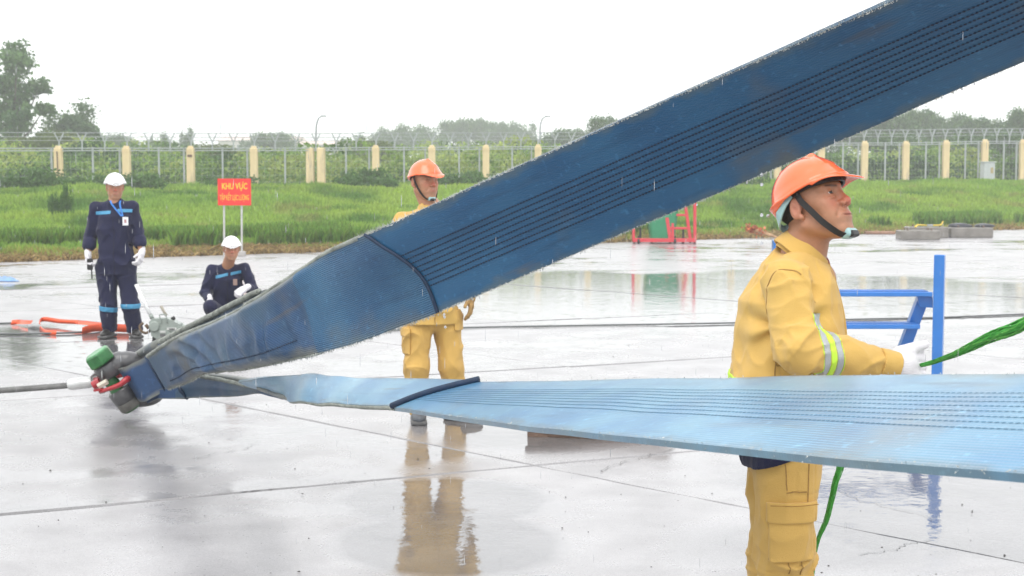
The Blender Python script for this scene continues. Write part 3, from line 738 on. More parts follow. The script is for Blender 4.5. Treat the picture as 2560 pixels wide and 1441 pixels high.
class Sling:
    """flat band given by matching points on its two edges; sections run along s, v=0 top edge, v=1 bottom edge"""
    def __init__(s, top, bot, n=240, vn=28, disp=None, thick=.016):
        s.T = catmull([at(*p) for p in top], n); s.B = catmull([at(*p) for p in bot], n)
        tp = catmull([(p[0], p[1], 0) for p in top], n); bp = catmull([(p[0], p[1], 0) for p in bot], n)
        s.tpx, s.bpx = tp[:, 0], bp[:, 0]; s.n, s.vn, s.disp, s.thick = n, vn, disp, thick
        s.len = np.concatenate([[0], np.cumsum(np.linalg.norm(np.diff((s.T+s.B)/2, axis=0), axis=1))])
        d = np.gradient((s.T+s.B)/2, axis=0); w = s.B-s.T; nn = np.cross(d, w); nn /= np.linalg.norm(nn, axis=1, keepdims=True)
        mid = (s.T+s.B)/2 - np.array([0, 0, CAMZ]); sg = -np.sign((nn*mid).sum(1).mean()); s.N = nn*sg
    def pos(s, S, Vv, lift=0.0):
        """S in 0..n-1 (float array), Vv in 0..1"""
        S = np.clip(np.asarray(S, float), 0, s.n-1.001); i = S.astype(int); f = (S-i)[:, None]; Vv = np.asarray(Vv, float)[:, None]
        T = s.T[i]*(1-f)+s.T[i+1]*f; B = s.B[i]*(1-f)+s.B[i+1]*f; N_ = s.N[i]*(1-f)+s.N[i+1]*f
        P = T*(1-Vv)+B*Vv
        h = s.disp(S, Vv[:, 0], P, s) if s.disp is not None else np.zeros(len(P))
        return P + N_*(h+lift)[:, None]
    def s_at(s, px, v):
        X = s.tpx*(1-v)+s.bpx*v; return float(np.interp(px, X, np.arange(s.n)))
    def build(s, name, mat_, parent, s0=None, s1=None, lift=0.0, curve=None, sheet=None):
        """s0, s1: functions of v giving where the band starts and ends"""
        m_ = 260 if s.n > 200 else 120
        vv = np.linspace(0, 1, s.vn); S = []
        for v in vv:
            a = s0(v) if s0 else 0; b_ = s1(v) if s1 else s.n-1.001
            S.append(np.linspace(a, b_, m_))
        S = np.array(S).T; VV = np.broadcast_to(vv, S.shape)
        Pf = s.pos(S.ravel(), VV.ravel(), lift + s.thick/2); Pb = s.pos(S.ravel(), VV.ravel(), lift - s.thick/2)
        nv = s.vn; i = (np.arange(m_-1)[:, None]*nv + np.arange(nv-1)[None]).ravel(); n = len(Pf)
        F = [np.stack([i, i+1, i+nv+1, i+nv], 1), np.stack([i+n, i+n+nv, i+n+nv+1, i+n+1], 1)]
        e = np.arange(m_-1)*nv; F.append(np.stack([e, e+nv, e+n+nv, e+n], 1)); e = e+nv-1; F.append(np.stack([e, e+n, e+n+nv, e+nv], 1))
        c = np.arange(nv-1); F.append(np.stack([c, c+n, c+n+1, c+1], 1)); c = c+(m_-1)*nv; F.append(np.stack([c, c+1, c+n+1, c+n], 1))
        me = np_mesh(name, np.vstack([Pf, Pb]), np.concatenate(F))
        U = np.interp(S.ravel(), np.arange(s.n), s.len); UV = np.stack([U, VV.ravel()], 1); UV = np.vstack([UV, UV])
        ul = me.uv_layers.new(name="UVMap"); li = np.empty(len(me.loops), np.int32); me.loops.foreach_get("vertex_index", li)
        ul.data.foreach_set("uv", UV[li].astype(np.float32).ravel())
        o = link(name, me, mat_, parent); auto_smooth(o, 50); return o
    def line(s, name, v, s0, s1, w, mat_, parent, lift, pitch=.016, raise_=.004):
        """a stitched thread: a row of short raised stitches"""
        L0, L1 = np.interp([s0, s1], np.arange(s.n), s.len); k = int((L1-L0)/pitch)
        m = MB(); ls = np.linspace(L0, L1, k+1)
        A = s.pos(np.interp(ls, s.len, np.arange(s.n)), np.full(k+1, v), lift)
        Nn = s.N[np.clip(np.interp(ls, s.len, np.arange(s.n)).astype(int), 0, s.n-1)]
        V = []; F = []
        D = np.gradient(A, axis=0); D /= np.linalg.norm(D, axis=1, keepdims=True); Wd = np.cross(D, Nn); Wd /= np.linalg.norm(Wd, axis=1, keepdims=True)
        for q in range(k):
            f0, f1 = -.02, 1.02
            a = A[q]*(1-f0)+A[q+1]*f0; b_ = A[q]*(1-f1)+A[q+1]*f1; c = (a+b_)/2
            base = q*6
            V += [a, c+Wd[q]*w/2, b_, c-Wd[q]*w/2, c+Nn[q]*raise_+D[q]*.003, a+Nn[q]*-.002]
            F += [(base, base+1, base+4), (base+1, base+2, base+4), (base+2, base+3, base+4), (base+3, base, base+4)]
        return link(name, np_mesh(name, V, F), mat_, parent)
    def fray(s, name, v, s0, s1, n, ln, parent, seed, mat_=None):
        r = np.random.default_rng(seed); S = r.uniform(s0, s1, n); P = s.pos(S, np.full(n, v) + r.normal(0, .003, n))
        i = S.astype(int); Wd = (s.B-s.T)[i]; Wd /= np.linalg.norm(Wd, axis=1, keepdims=True); Wd = Wd*(1 if v > .5 else -1)
        P = P + s.N[i]*r.uniform(-s.thick*.6, s.thick*.6, n)[:, None] - Wd*.004
        D = Wd + r.normal(0, .55, (n, 3)); D /= np.linalg.norm(D, axis=1, keepdims=True)
        h = (ln*r.uniform(.3, 1.3, n)**1.4)[:, None]; sd = np.cross(D, r.normal(size=(n, 3))); sd /= np.linalg.norm(sd, axis=1, keepdims=True)
        V = np.stack([P-sd*.0016, P+sd*.0016, P+D*h], 1).reshape(-1, 3)
        return tag(link(name, np_mesh(name, V, np.arange(3*n).reshape(-1, 3)), mat_ or M_FRAY, parent), kind='stuff')
    def cord(s, name, pts, r, mat_, parent, lift, n=60):
        """round cord laid on the band through (px, v) points"""
        sv = catmull([(s.s_at(px, v), v, 0) for px, v in pts], n)
        return MB().tube(s.pos(sv[:, 0], sv[:, 1], lift), r, 8).build(name, mat_, parent, True)

def lerp_inv(px, a, b):      # depth along a straight run: 1/Y is linear in px
    (xa, Ya), (xb, Yb) = a, b; t = (px-xa)/(xb-xa); return 1/((1-t)/Ya + t/Yb)

# ---- upper sling
def upper_sling():
    Yc = lambda px: lerp_inv(px, (640, 7.05), (2600, 4.5))
    top = [(369,891),(405,866),(450,840),(533,803),(600,767),(655,731),(720,692),(800,642),(860,613),(920,585),(985,556),(1200,458),(1500,324),(1850,169),(2230,0),(2700,-209),(3300,-475)]
    bot = [(419,975),(458,962),(492,942),(560,932),(640,921),(700,907),(735,896),(790,885),(900,855),(1010,813),(1097,780),(1310,689),(1600,565),(1950,416),(2340,246),(2800,49),(3400,-210)]
    T3, B3 = [], []
    for (a, b) in zip(top, bot):
        k = np.clip((a[0]-369)/500, 0, 1); Y = Yc((a[0]+b[0])/2)
        if a[0] < 640: Y = lerp_inv((a[0]+b[0])/2, (340, 9.62), (640, 7.05))
        k = np.clip((a[0]-900)/1400, 0, 1)
        T3.append((*a, Y-.16*k)); B3.append((*b, Y+.16*k))
    def disp(S, v, P, s):
        i = np.clip(S, 0, s.n-1); px = np.interp(i, np.arange(s.n), s.tpx)*(1-v)+np.interp(i, np.arange(s.n), s.bpx)*v
        w = np.clip((820-px)/120, 0, 1)*np.clip((px-400)/90, 0, 1)
        # the three sewn plies crumple in arcs around the throat of the eye
        U = (P[:, 0]+1.95); Z = (P[:, 2]-.42); r_ = np.sqrt(U**2*1.0+(Z*1.5)**2)
        ph = vnoise(P, 3, 5)*1.6
        arcs = np.sin(r_*46+ph)*np.clip((r_-.12)*5, 0, 1)*np.clip((.62-r_)*4, 0, 1)
        fl = np.sin(P[:, 0]*55 + P[:, 2]*18 + vnoise(P, 5, 7)*2.5)*np.clip(1-np.abs(v-.62)*2.6, 0, 1)
        h = w*(.018*arcs + .012*fl + .022*vnoise(P, 4, 6)) + .004*vnoise(P, 6, 4)
        # rolled-over top edge and slack curl of the lower edge near the eye
        h += -w*.05*np.clip((.10-v)/.10, 0, 1)**2 - w*.06*np.clip((v-.86)/.14, 0, 1)**2
        h += .016*np.sin(v*math.pi*2.0+.6)*np.clip((px-700)/300, 0, 1)*np.clip((1500-px)/600, 0, 1)
        return h
    root = empty("lifting_sling", tuple(at(640, 820, 7.05)), 0, "dark blue wide webbing sling rising from the shackle to the top right corner", "lifting sling", "wide blue lifting slings")
    origin = Vector(root.location)
    class R: pass
    s = Sling(T3, B3, n=320, vn=34, disp=disp, thick=.018)
    seam = lambda v: s.s_at(920+ (1097-920)*v + 26*math.sin(math.pi*v), v)
    fix = lambda o: setattr(o, 'location', -origin) or o
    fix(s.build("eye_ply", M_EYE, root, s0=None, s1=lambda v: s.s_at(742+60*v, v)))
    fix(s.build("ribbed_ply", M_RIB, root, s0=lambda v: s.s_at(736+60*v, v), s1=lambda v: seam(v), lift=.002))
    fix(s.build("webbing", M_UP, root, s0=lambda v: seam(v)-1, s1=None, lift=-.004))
    for k, v in enumerate(np.linspace(.335, .725, 8)):
        fix(s.line("stitch_line", v, s.s_at(920+177*v+26*math.sin(math.pi*v), v), s.n-2, .009, M_THREAD, root, .0065))
    fix(s.cord("seam_cord", [(918+182*v+26*math.sin(math.pi*v), v) for v in np.linspace(-.0, 1.0, 9)], .009, M_CORD, root, .011))
    # sewn line across the eye ply, along its lower half
    fix(s.line("seam", .80, s.s_at(430, .8), s.s_at(745, .8), .010, M_THREAD, root, .011))
    for v, sd in ((0, 1), (1, 2)):
        fix(s.fray("frayed_edge", v, 0, s.s_at(1100, v), 2400, .020, root, sd))
        fix(s.fray("frayed_edge", v, s.s_at(1100, v), s.n-2, 4200, .012, root, sd+10))
    # pale worn piping on the rim of the eye ply
    fix(MB().tube(s.pos(np.linspace(0, s.s_at(900, 0), 70), np.full(70, .004), .004), .013, 7).build("edge_piping", mat("worn_piping", (.26, .28, .25), rough=.85, noise=.4, scale=14, bump=1, bscale=80), root, True))
    fix(MB().tube(s.pos(np.linspace(0, s.s_at(800, 1), 70), np.full(70, .996), .0), .010, 7).build("edge_piping", MATS["worn_piping"], root, True))
    # eye: sleeve round the shackle bow, then the back leg returning behind the front one
    t = [(371,890,9.58),(335,907,9.58),(306,921,9.60),(296,916,9.72),(318,900,9.86),(360,878,9.9),(408,853,9.84)]
    b = [(420,974,9.58),(390,990,9.58),(364,1003,9.60),(350,998,9.74),(375,985,9.9),(410,965,9.94),(450,935,9.9)]
    e = Sling(t, b, n=90, vn=10, disp=lambda S, v, P, s: .005*vnoise(P, 8, 9), thick=.022)
    fix(e.build("sleeve", M_SLV, root))
    fix(e.line("seam", .52, 2, 34, .010, M_FRAY, root, .014, pitch=.02))
    fix(e.cord("seam_cord", [(371, 0), (396, .5), (420, 1)], .013, M_CORD, root, .014, n=14)) if False else None
    fix(MB().tube([at(371, 889, 9.52), at(380, 905, 9.50), at(397, 935, 9.50), at(422, 976, 9.52)], .012, 7).build("seam_cord", M_CORD, root, True))
    fix(MB().tube([at(364, 893, 9.53), at(374, 909, 9.51), at(391, 939, 9.51), at(415, 979, 9.53)], .009, 7).build("seam_cord", M_CORD, root, True))
    t = [(395,861,9.45),(450,831,8.9),(520,796,8.25),(590,759,7.65),(640,734,7.28),(665,724,7.12)]
    b = [(430,960,9.3),(480,925,8.8),(545,900,8.15),(610,880,7.6),(650,850,7.3),(690,840,7.1)]
    g_ = Sling(t, b, n=100, vn=12, disp=lambda S, v, P, s: .006*vnoise(P, 8, 9), thick=.02)
    fix(g_.build("back_leg", M_EYE, root))
    fix(MB().tube([p + np.array([0, -.03, .004]) for p in g_.pos(np.linspace(0, 86, 40), np.full(40, .0))], np.linspace(.021, .015, 40), 9).build("rolled_edge", MATS["worn_piping"], root, True))
    fix(MB().tube([at(405, 857, 9.34), at(407, 866, 9.30), at(412, 880, 9.28)], .030, 8).build("seam_cord", M_CORD, root, True))
    fix(MB().tube([at(336, 891, 9.80), at(352, 884, 9.76), at(375, 871, 9.56), at(403, 857, 9.36)], [.022, .030, .034, .034], 9).build("sleeve", M_SLV, root, True))
    return s
US = upper_sling()

# ---- lower sling
def lower_sling():
    Yt = lambda px: 1/(.104 + (px-430)*.000107)
    top = [(600,947),(670,941),(779,941),(850,947),(1000,952),(1200,957),(1450,955),(1700,950),(2100,943),(2560,937),(3000,931)]
    bot = [(690,988),(724,1003),(800,1008),(870,1012),(985,1022),(1130,1043),(1300,1066),(1490,1087),(1860,1127),(2330,1172),(2900,1222)]
    drop = [.12,.32,.44,.45,.52,.56,.57,.57,.57,.56,.54]
    T3 = [(*a, Yt(a[0])) for a in top]; B3 = [(*b, Yt(a[0])-d) for a, b, d in zip(top, bot, drop)]
    def disp(S, v, P, s):
        px = np.interp(S, np.arange(s.n), s.tpx)
        w = np.clip((980-px)/200, 0, 1)
        h = w*(.022*vnoise(P, 14, 4) + .010*np.sin(P[:, 0]*26+P[:, 1]*12)) + .003*vnoise(P, 6, 3)
        return h + .012*np.sin(v*math.pi)*np.clip((px-1000)/400, 0, 1)
    root = empty("lifting_sling", tuple(at(700, 970, 7.6)), 0, "light blue wide webbing sling running nearly flat in front of the nearest man", "lifting sling", "wide blue lifting slings")
    origin = Vector(root.location); fix = lambda o: setattr(o, 'location', -origin) or o
    s = Sling(T3, B3, n=320, vn=30, disp=disp, thick=.016)
    sp = lambda v: 1198 - 213*v - 22*math.sin(math.pi*v)*(1-.2*v)
    seam = lambda v: s.s_at(sp(v), v)
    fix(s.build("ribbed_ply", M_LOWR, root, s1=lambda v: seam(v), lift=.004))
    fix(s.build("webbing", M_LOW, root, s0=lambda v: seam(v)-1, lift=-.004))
    for v in np.linspace(.30, .68, 8):
        fix(s.line("stitch_line", v, seam(v)+1, s.n-2, .007, M_THREAD2, root, .0045, raise_=.0005))
    fix(s.cord("seam_cord", [(sp(v), v) for v in np.linspace(-.01, 1.01, 9)], .013, M_CORD, root, .012))
    for v, sd in ((0, 3), (1, 4)):
        fix(s.fray("frayed_edge", v, 0, s.n-2, 1100, .006, root, sd))
    fix(MB().tube(s.pos(np.linspace(0, seam(1), 60), np.full(60, .995), .0), .010, 7).build("edge_piping", MATS["worn_piping"], root, True))
    # front leg of the eye, on edge, with its sleeve, and the rolled back leg
    t = [(445,966,9.45),(475,941,9.3),(520,946,9.0),(575,958,8.6),(635,975,8.15),(700,992,7.75)]
    b = [(440,997,9.45),(478,996,9.3),(525,994,9.0),(582,993,8.6),(645,988,8.15),(705,1000,7.72)]
    f = Sling(t, b, n=120, vn=12, disp=lambda S, v, P, s: .012*vnoise(P, 9, 6)-.03*np.abs(v-.5), thick=.02)
    fix(f.build("front_leg", M_EYE, root))
    fix(MB().tube([p for p in f.pos(np.linspace(20, 118, 40), np.zeros(40))], np.linspace(.016, .012, 40), 8).build("edge_piping", MATS["worn_piping"], root, True))
    t = [(360,985,9.7),(395,974,9.6),(430,968,9.48),(455,964,9.42)]; b = [(372,1008,9.7),(398,998,9.6),(436,997,9.48),(472,997,9.42)]
    e = Sling(t, b, n=60, vn=8, disp=None, thick=.024); fix(e.build("sleeve", M_SLV, root))
    fix(MB().tube([at(444, 962, 9.38), at(452, 978, 9.36), at(470, 997, 9.38)], .013, 7).build("seam_cord", M_CORD, root, True))
    fix(MB().tube(catmull([at(485, 936, 9.4), at(520, 938, 9.15), at(570, 944, 8.8), at(620, 953, 8.4), at(660, 964, 8.05), at(705, 980, 7.8)], 30), np.linspace(.020, .030, 30), 10, flat=.7).build("back_leg", M_EYE, root, True))
    # the fold where the legs open into the flat band
    fp = [at(655, 970, 7.95), at(690, 984, 7.70), at(730, 996, 7.36), at(800, 1005, 7.0), at(900, 1014, 6.55), at(985, 1022, 6.2)]
    fix(MB().tube(catmull(fp, 30), np.linspace(.032, .010, 30), 9, flat=.6).build("folded_edge", M_EYE, root, True))
    t = [(640,962,8.1),(672,966,7.9),(712,958,7.65),(762,941,7.45)]; b = [(665,982,8.0),(693,990,7.7),(740,999,7.3),(800,1004,6.95)]
    return s
LS = lower_sling()

# ------------------------------------------------------------ shackle, wire rope
M_STEEL = mat("wet_grey_steel", (.10, .10, .105), rough=.42, metal=.35, noise=.22, scale=9, bump=.35, bscale=60, coat=.5, coat_rough=.15)
M_GREEN = mat("green_paint", (.015, .14, .03), rough=.45, noise=.25, scale=14, dirt=(.12, .26, .12), dirt_amt=.5, bump=.4, bscale=70, coat=.4)
M_GREENL = mat("scraped_green_paint", (.06, .26, .09), rough=.5, noise=.3, scale=18, bump=.9, bscale=55, coat=.4, dirt=(.05, .20, .06), dirt_amt=.7)
M_RED = mat("red_paint", (.36, .010, .018), rough=.35, noise=.2, scale=12, coat=.6)
M_ZINC = mat("zinc_steel", (.42, .43, .43), rough=.4, metal=.6, noise=.25, scale=20, bump=.3, bscale=70)
M_NUT = mat("dull_steel", (.16, .155, .14), rough=.55, metal=.25, noise=.2, scale=20, bump=.4, bscale=80, coat=.3)
def shackle():
    Y = 9.72; root = empty("bow_shackle", tuple(at(300, 945, Y)), 0, "large grey bow shackle with green hexagon bolt head joining slings and wire rope", "shackle")
    o0 = np.array(root.location); A = lambda x, y, dy=0.0: at(x, y, Y+dy)-o0
    ax0, ax1 = A(243, 905, -.06), A(326, 1020, .02); ax = ax1-ax0; L = np.linalg.norm(ax); ax /= L
    u = np.cross(ax, (0, 1, 0)); u /= np.linalg.norm(u); w = np.cross(ax, u)
    # two eyes of the bow around the pin
    def ring(c, r, h, name, mat_, n=22):
        m = MB(); m.tube([c-ax*h/2, c-ax*(h/2-.012), c+ax*(h/2-.012), c+ax*h/2], [r*.88, r, r, r*.88], n); return auto_smooth(m.build(name, mat_, root), 50)
    e0, e1 = A(272, 922, -.02), A(309, 985, .03)
    ring(e0, .094, .105, "eye", M_STEEL); ring(e1, .094, .105, "eye", M_STEEL)
    pts = [A(272, 922, -.02), A(300, 906, -.02), A(330, 905, .0), A(368, 925, .06), A(392, 958, .10), A(385, 985, .10), A(355, 994, .08), A(325, 992, .05), A(309, 985, .03)]
    MB().tube(catmull(pts, 50), [.076]*8+[.068]*34+[.076]*8, 16).build("bow", M_STEEL, root, True)
    m = MB(); m.cyl(ax0, ax1, .050, n=20); auto_smooth(m.build("pin", M_GREEN, root), 40)
    # hexagon head with chamfer and washer
    hc = A(248, 893, -.075)
    def hexr(r, s_): return [hc + ax*s_ + r*(math.cos(a)*u + math.sin(a)*w) for a in [math.pi/3*k+.30 for k in range(6)]]
    def hexm(name, rings, mat_, both):
        V = [p for r_ in rings for p in r_]; F = []
        for k in range(len(rings)-1):
            for i in range(6): j = (i+1) % 6; F.append((k*6+i, k*6+j, k*6+6+j, k*6+6+i))
        F.append(tuple(range(5, -1, -1)));  F.append(tuple(range((len(rings)-1)*6, len(rings)*6)))
        return MB().add(V, F).build(name, mat_, root)
    hexm("bolt_head", [hexr(.090, -.034), hexr(.098, -.028), hexr(.100, .038), hexr(.094, .046)], M_GREEN, True)
    hexm("bolt_face", [hexr(.080, -.041), hexr(.089, -.035)], M_GREENL, True)
    # nut end and dark lip
    m = MB(); c = A(326, 1013, .04); m.tube([c-ax*.045, c-ax*.04, c+ax*.012, c+ax*.030], [.078, .082, .079, .062], 20); auto_smooth(m.build("nut", M_NUT, root), 40)
    m = MB(); c2 = c+ax*.022; m.tube([c2-ax*.002, c2+ax*.011], [.073, .058], 20); m.build("nut_rim", M_GREEN, root)
    m = MB(); m.tube([A(254, 925, -.12), A(255, 940, -.13), A(256, 952, -.12)], .006, 6); m.build("cotter_pin", M_ZINC, root, True)
shackle()
def small_shackle():
    Y = 9.56; root = empty("red_shackle", tuple(at(285, 962, Y)), 0, "small red shackle with white pin between the wire rope thimble and the big bow shackle", "shackle")
    o0 = np.array(root.location); A = lambda x, y, dy=0.0: at(x, y, Y+dy)-o0
    MB().tube(catmull([A(250,980), A(275,972,-.02), A(300,962,-.02), A(314,951,-.01), A(322,946,.06)], 24), np.linspace(.016, .030, 24), 10, flat=.8).build("bow", M_RED, root, True)
    MB().tube(catmull([A(236,952,.12), A(262,945,.12), A(300,938,.14), A(322,928,.08)], 16), .020, 10).build("bow", M_RED, root, True)
    MB().cyl(A(246, 972, .0), A(247, 977, .0), .035, n=14).build("lug", M_RED, root)
    MB().cyl(A(233, 964, .05), A(250, 955, .05), .030, n=14).build("lug", M_RED, root)
    auto_smooth(MB().cyl(A(246, 966, .0), A(268, 954, -.0), .022, n=6).build("pin", mat("cream_pin", (.62, .58, .48), rough=.5), root), 30)
small_shackle()
M_ROPE = mat("dark_wire", (.16, .16, .155), rough=.45, metal=.4, noise=.3, scale=20)
def wire_rope():
    Y = 9.7; root = empty("wire_rope", tuple(at(90, 972, Y)), 0, "taut twisted steel wire rope with pale ferrule, running off the left edge", "rope")
    o0 = np.array(root.location); A = lambda x, y, dy=0.0: at(x, y, Y+dy)-o0
    a, b = A(-320, 992), A(182, 963); d = b-a; L = np.linalg.norm(d); d /= L; x = np.cross(d, (0, 1, 0)); x /= np.linalg.norm(x); y = np.cross(d, x)
    for k in range(6):
        t = np.linspace(0, 1, 240); ph = 2*math.pi*(t*L/.13) + k*math.pi/3
        sag = np.sin(t*math.pi)[:, None]*np.array([0, 0, -.01])
        P = a + d*(t*L)[:, None] + (np.cos(ph)[:, None]*x + np.sin(ph)[:, None]*y)*.0125 + sag
        MB().tube(P, .0090, 6).build("strand", M_ROPE, root, True)
    auto_smooth(MB().tube([A(172, 962), A(180, 961), A(225, 956), A(232, 955)], [.042, .052, .050, .044], 16, flat=.8).build("ferrule", mat("pale_ferrule", (.56, .57, .56), rough=.35, metal=.4, noise=.15, scale=12, coat=.4), root), 40)
    MB().tube(catmull([A(228, 960), A(243, 969, -.03), A(262, 978, -.03), A(250, 982, -.02)], 14), .011, 7).build("rope_eye", M_ZINC, root, True)
    MB().tube(catmull([A(228, 950), A(236, 936, .02), A(252, 938, .04), A(262, 948, .05), A(255, 958, .05)], 16), .012, 7).build("rope_eye", M_ZINC, root, True)
    m = MB()
    for k in range(9):
        t = k/8; p = A(222+30*t, 954-22*math.sin(t*2.2), .0); m.bar(p+np.array([-.012, -.02, -.012]), p+np.array([.016, .0, .018]), .010)
    m.build("wire_serving", M_ZINC, root)
    MB().tube(catmull([A(226, 962), A(231, 948, .0), A(240, 940, .0), A(250, 944, .0)], 12), .017, 8, flat=.4).build("thimble", MATS["pale_ferrule"], root, True)
wire_rope()

# ------------------------------------------------------------ things on the apron
def cable(name, pts, r, label, n=80, wob=.0):
    P = catmull([on_ground(*p) + np.array([0, 0, r+.002]) if len(p) == 2 else at(*p) for p in pts], n)
    o0 = P[0].copy(); o = MB().tube(P-o0, r, 6).build(name, mat("steel_cable", (.14, .15, .15), rough=.5, metal=.4) if "steel_cable" not in MATS else MATS["steel_cable"], None, True)
    o.location = o0; return tag(o, label, "cable")
cable("cable", [(640, 838), (1000, 828), (1160, 822), (1400, 817.5), (1840, 810), (2100, 802), (2360, 796), (2560, 788), (2700, 784)], .010, "long thin steel cable on the wet apron behind the men in yellow")
cable("cable", [(-60, 839), (0, 838.5), (120, 837), (200, 834), (260, 826), (320, 814), (352, 806)], .012, "thin steel cable curving over the wet apron into the winch at the left")
cable("cable", [(-60, 814), (0, 812), (32, 811)], .012, "short length of dark cable at the left edge ending at the orange webbing", 20)

def orange_webbing():
    P = [(30,811),(52,809),(78,808),(96,818),(104,826),(98,816),(108,809),(150,811),(200,812),(262,814),(322,820)]
    m_o = mat("orange_webbing", (.80, .10, .025), rough=.55, noise=.12, scale=12, coat=.3)
    root = empty("tow_strap", tuple(on_ground(100, 812)), 0, "orange webbing strap looped on the wet apron behind the man in navy", "strap"); o0 = np.array(root.location)
    def rib(pts, w, name, tw=None, mt=m_o):
        C = catmull([on_ground(x, y)+np.array([0, 0, z]) for x, y, z in pts], 60); V = []; n = 60
        for i, c in enumerate(C):
            t = (tw(i/(n-1)) if tw else .6); V += [c-o0+np.array([0, math.cos(t)*w/2, math.sin(t)*w/2]), c-o0-np.array([0, math.cos(t)*w/2, math.sin(t)*w/2])]
            V += [V[-2]+np.array([0, .005, .004]), V[-1]+np.array([0, .005, .004])]
        F = []
        for i in range(n-1):
            k = i*4; F += [(k, k+1, k+5, k+4), (k+2, k+6, k+7, k+3), (k, k+4, k+6, k+2), (k+1, k+3, k+7, k+5)]
        return MB().add(V, F).build(name, mt, root, True)
    rib([(28,812,.02),(45,812,.03),(62,815,.04),(80,815,.04)], .07, "webbing", lambda t: .8-.4*t)
    rib([(100,822,.02),(98,816,.05),(112,812,.06),(150,815,.05),(200,820,.06),(262,824,.05),(330,827,.04)], .06, "webbing", lambda t: 1.0-.5*t)
    rib([(99,826,.02),(112,835,.015),(140,838,.015)], .06, "webbing", lambda t: .9)
    rib([(205,836,.03),(230,832,.045),(262,830,.045),(322,832,.04)], .08, "webbing", lambda t: 1.3)
    rib([(70,822,.01),(85,823,.03),(99,824,.02)], .07, "buckle", lambda t: 1.0, M_ZINC)
orange_webbing()

def winch():
    g0 = on_ground(420, 852); Y = g0[1]; root = empty("cable_winch", tuple(g0), 0, "grey-green hand lever winch standing on the wet apron beside the man in navy's boots", "winch")
    A = lambda x, y, dy=0.0: at(x, y, Y+dy)-g0
    M_W = mat("winch_grey", (.27, .31, .28), rough=.45, noise=.12, scale=14, coat=.3)
    def plate(pts, y0, th, name, mt, bev=0):
        return auto_smooth(MB().prism([A(x, y, y0) for x, y in pts], (0, th, 0)).build(name, mt, root), 30)
    plate([(372,806),(380,797),(418,796),(448,811),(458,826),(462,845),(398,852),(378,840)], -.06, .14, "housing", M_W)
    c = A(385, 817, -.075); MB().tube([c+np.array([0, .03, 0]), c, c-np.array([0, .012, 0])], [.055, .055, .045], 18).build("drum_cover", M_W, root)
    plate([(396,826),(420,826),(436,850),(400,854)], -.075, .012, "side_plate", M_W)
    MB().box(A(407, 830, -.078), (.055, .01, .022)).build("label_plate", mat("pale_label", (.55, .56, .54), rough=.5), root)
    MB().box(A(407, 839, -.078), (.055, .01, .028)).build("data_plate", mat("dark_label", (.12, .12, .12), rough=.4), root)
    MB().box(A(429, 823, -.065), (.10, .012, .028), bev=.004).build("name_plate", MATS["pale_label"], root)
    mm = MB()
    for k, wd in enumerate((.010, .006, .010, .012, .008, .010)): mm.box(A(424+k*2.3, 823, -.073), (wd*.7, .004, .017))
    mm.build("raised_letters", MATS["dark_label"], root)
    m = MB(); m.tube(catmull([A(403,810,-.07), A(402,800,-.07), A(399,788,-.07), A(413,787,-.07), A(417,800,-.07), A(418,809,-.07)], 16), .006, 6); m.build("carry_handle", M_W, root, True)
    m = MB(); m.tube([A(416,790), A(409,778), A(402,765)], .015, 8); m.build("short_lever", mat("tarnished_lever", (.36, .33, .27), rough=.5), root, True)
    m = MB(); m.tube([A(381,797,.02), A(376,787,.02)], .022, 8); m.build("lever_socket", M_W, root, True)
    m = MB(); m.tube([A(375,786,.02), A(357,750,.05), A(340,712,.08)], .019, 10); m.build("long_lever", mat("bright_aluminium", (.85, .86, .86), rough=.3, noise=.05), root, True)
    m = MB(); m.tube(catmull([A(358,808,-.02), A(350,815,-.02), A(352,826,-.02), A(362,833,-.02), A(372,830,-.02), A(378,822)], 18), .014, 8); m.build("hook", mat("worn_hook", (.16, .11, .07), rough=.6, metal=.3, noise=.4, scale=30), root, True)
    for dx in (364, 376): MB().tube([A(dx, 812, -.03), A(dx+8, 822, -.03)], .018, 8).build("chain_link", MATS["worn_hook"], root, True)
    MB().prism([A(382,836), A(392,836), A(388,853), A(380,855)], (0, .05, 0)).build("foot", mat("black_rubber", (.02, .02, .02), rough=.6), root)
    MB().tube([A(430,798,.0), A(436,795,.02)], .02, 8).build("release_knob", MATS["black_rubber"], root, True)
    MB().tube([A(455,818,.0), A(466,822,.0)], [.035, .03], 12).build("cable_guide", M_W, root, True)
winch()

def brick_slab():
    a, b = on_ground(1313, 1092), on_ground(1668, 1106); root = empty("timber_baulk", tuple((a+b)/2), 0, "worn brown block on the wet apron under the lower sling", "block")
    c = (a+b)/2; d = (b-a)[:2]; L = np.linalg.norm(d); an = math.atan2(d[1], d[0]); root.rotation_euler[2] = an
    M_B = mat("wet_brown_timber", (.12, .072, .048), rough=.65, noise=.35, scale=7, stretch=(1, 6, 6), bump=.8, bscale=30, coat=.1)
    r = np.random.default_rng(8)
    for k in range(2):
        z0 = .0 + k*.065; n = 14; V = []; F = []
        xs = np.linspace(-L/2 + (.0 if k else .015), L/2, n)
        for x in xs:
            j = r.normal(0, .004, 4); V += [(x, .0+j[0], z0+.002), (x, .34+j[1], z0+.002), (x, .34+j[2], z0+.062+j[3]*.5), (x, .0-j[1], z0+.062)]
        for i in range(n-1):
            for q in range(4): F.append((i*4+q, (i+1)*4+q, (i+1)*4+(q+1) % 4, i*4+(q+1) % 4))
        F += [(0, 1, 2, 3), tuple(range((n-1)*4+3, (n-1)*4-1, -1))]
        V = [(x+ (.012*(z > z0+.03) if False else 0), y, z) for x, y, z in V]
        MB().add(V, F).build("plank", M_B, root)
brick_slab()

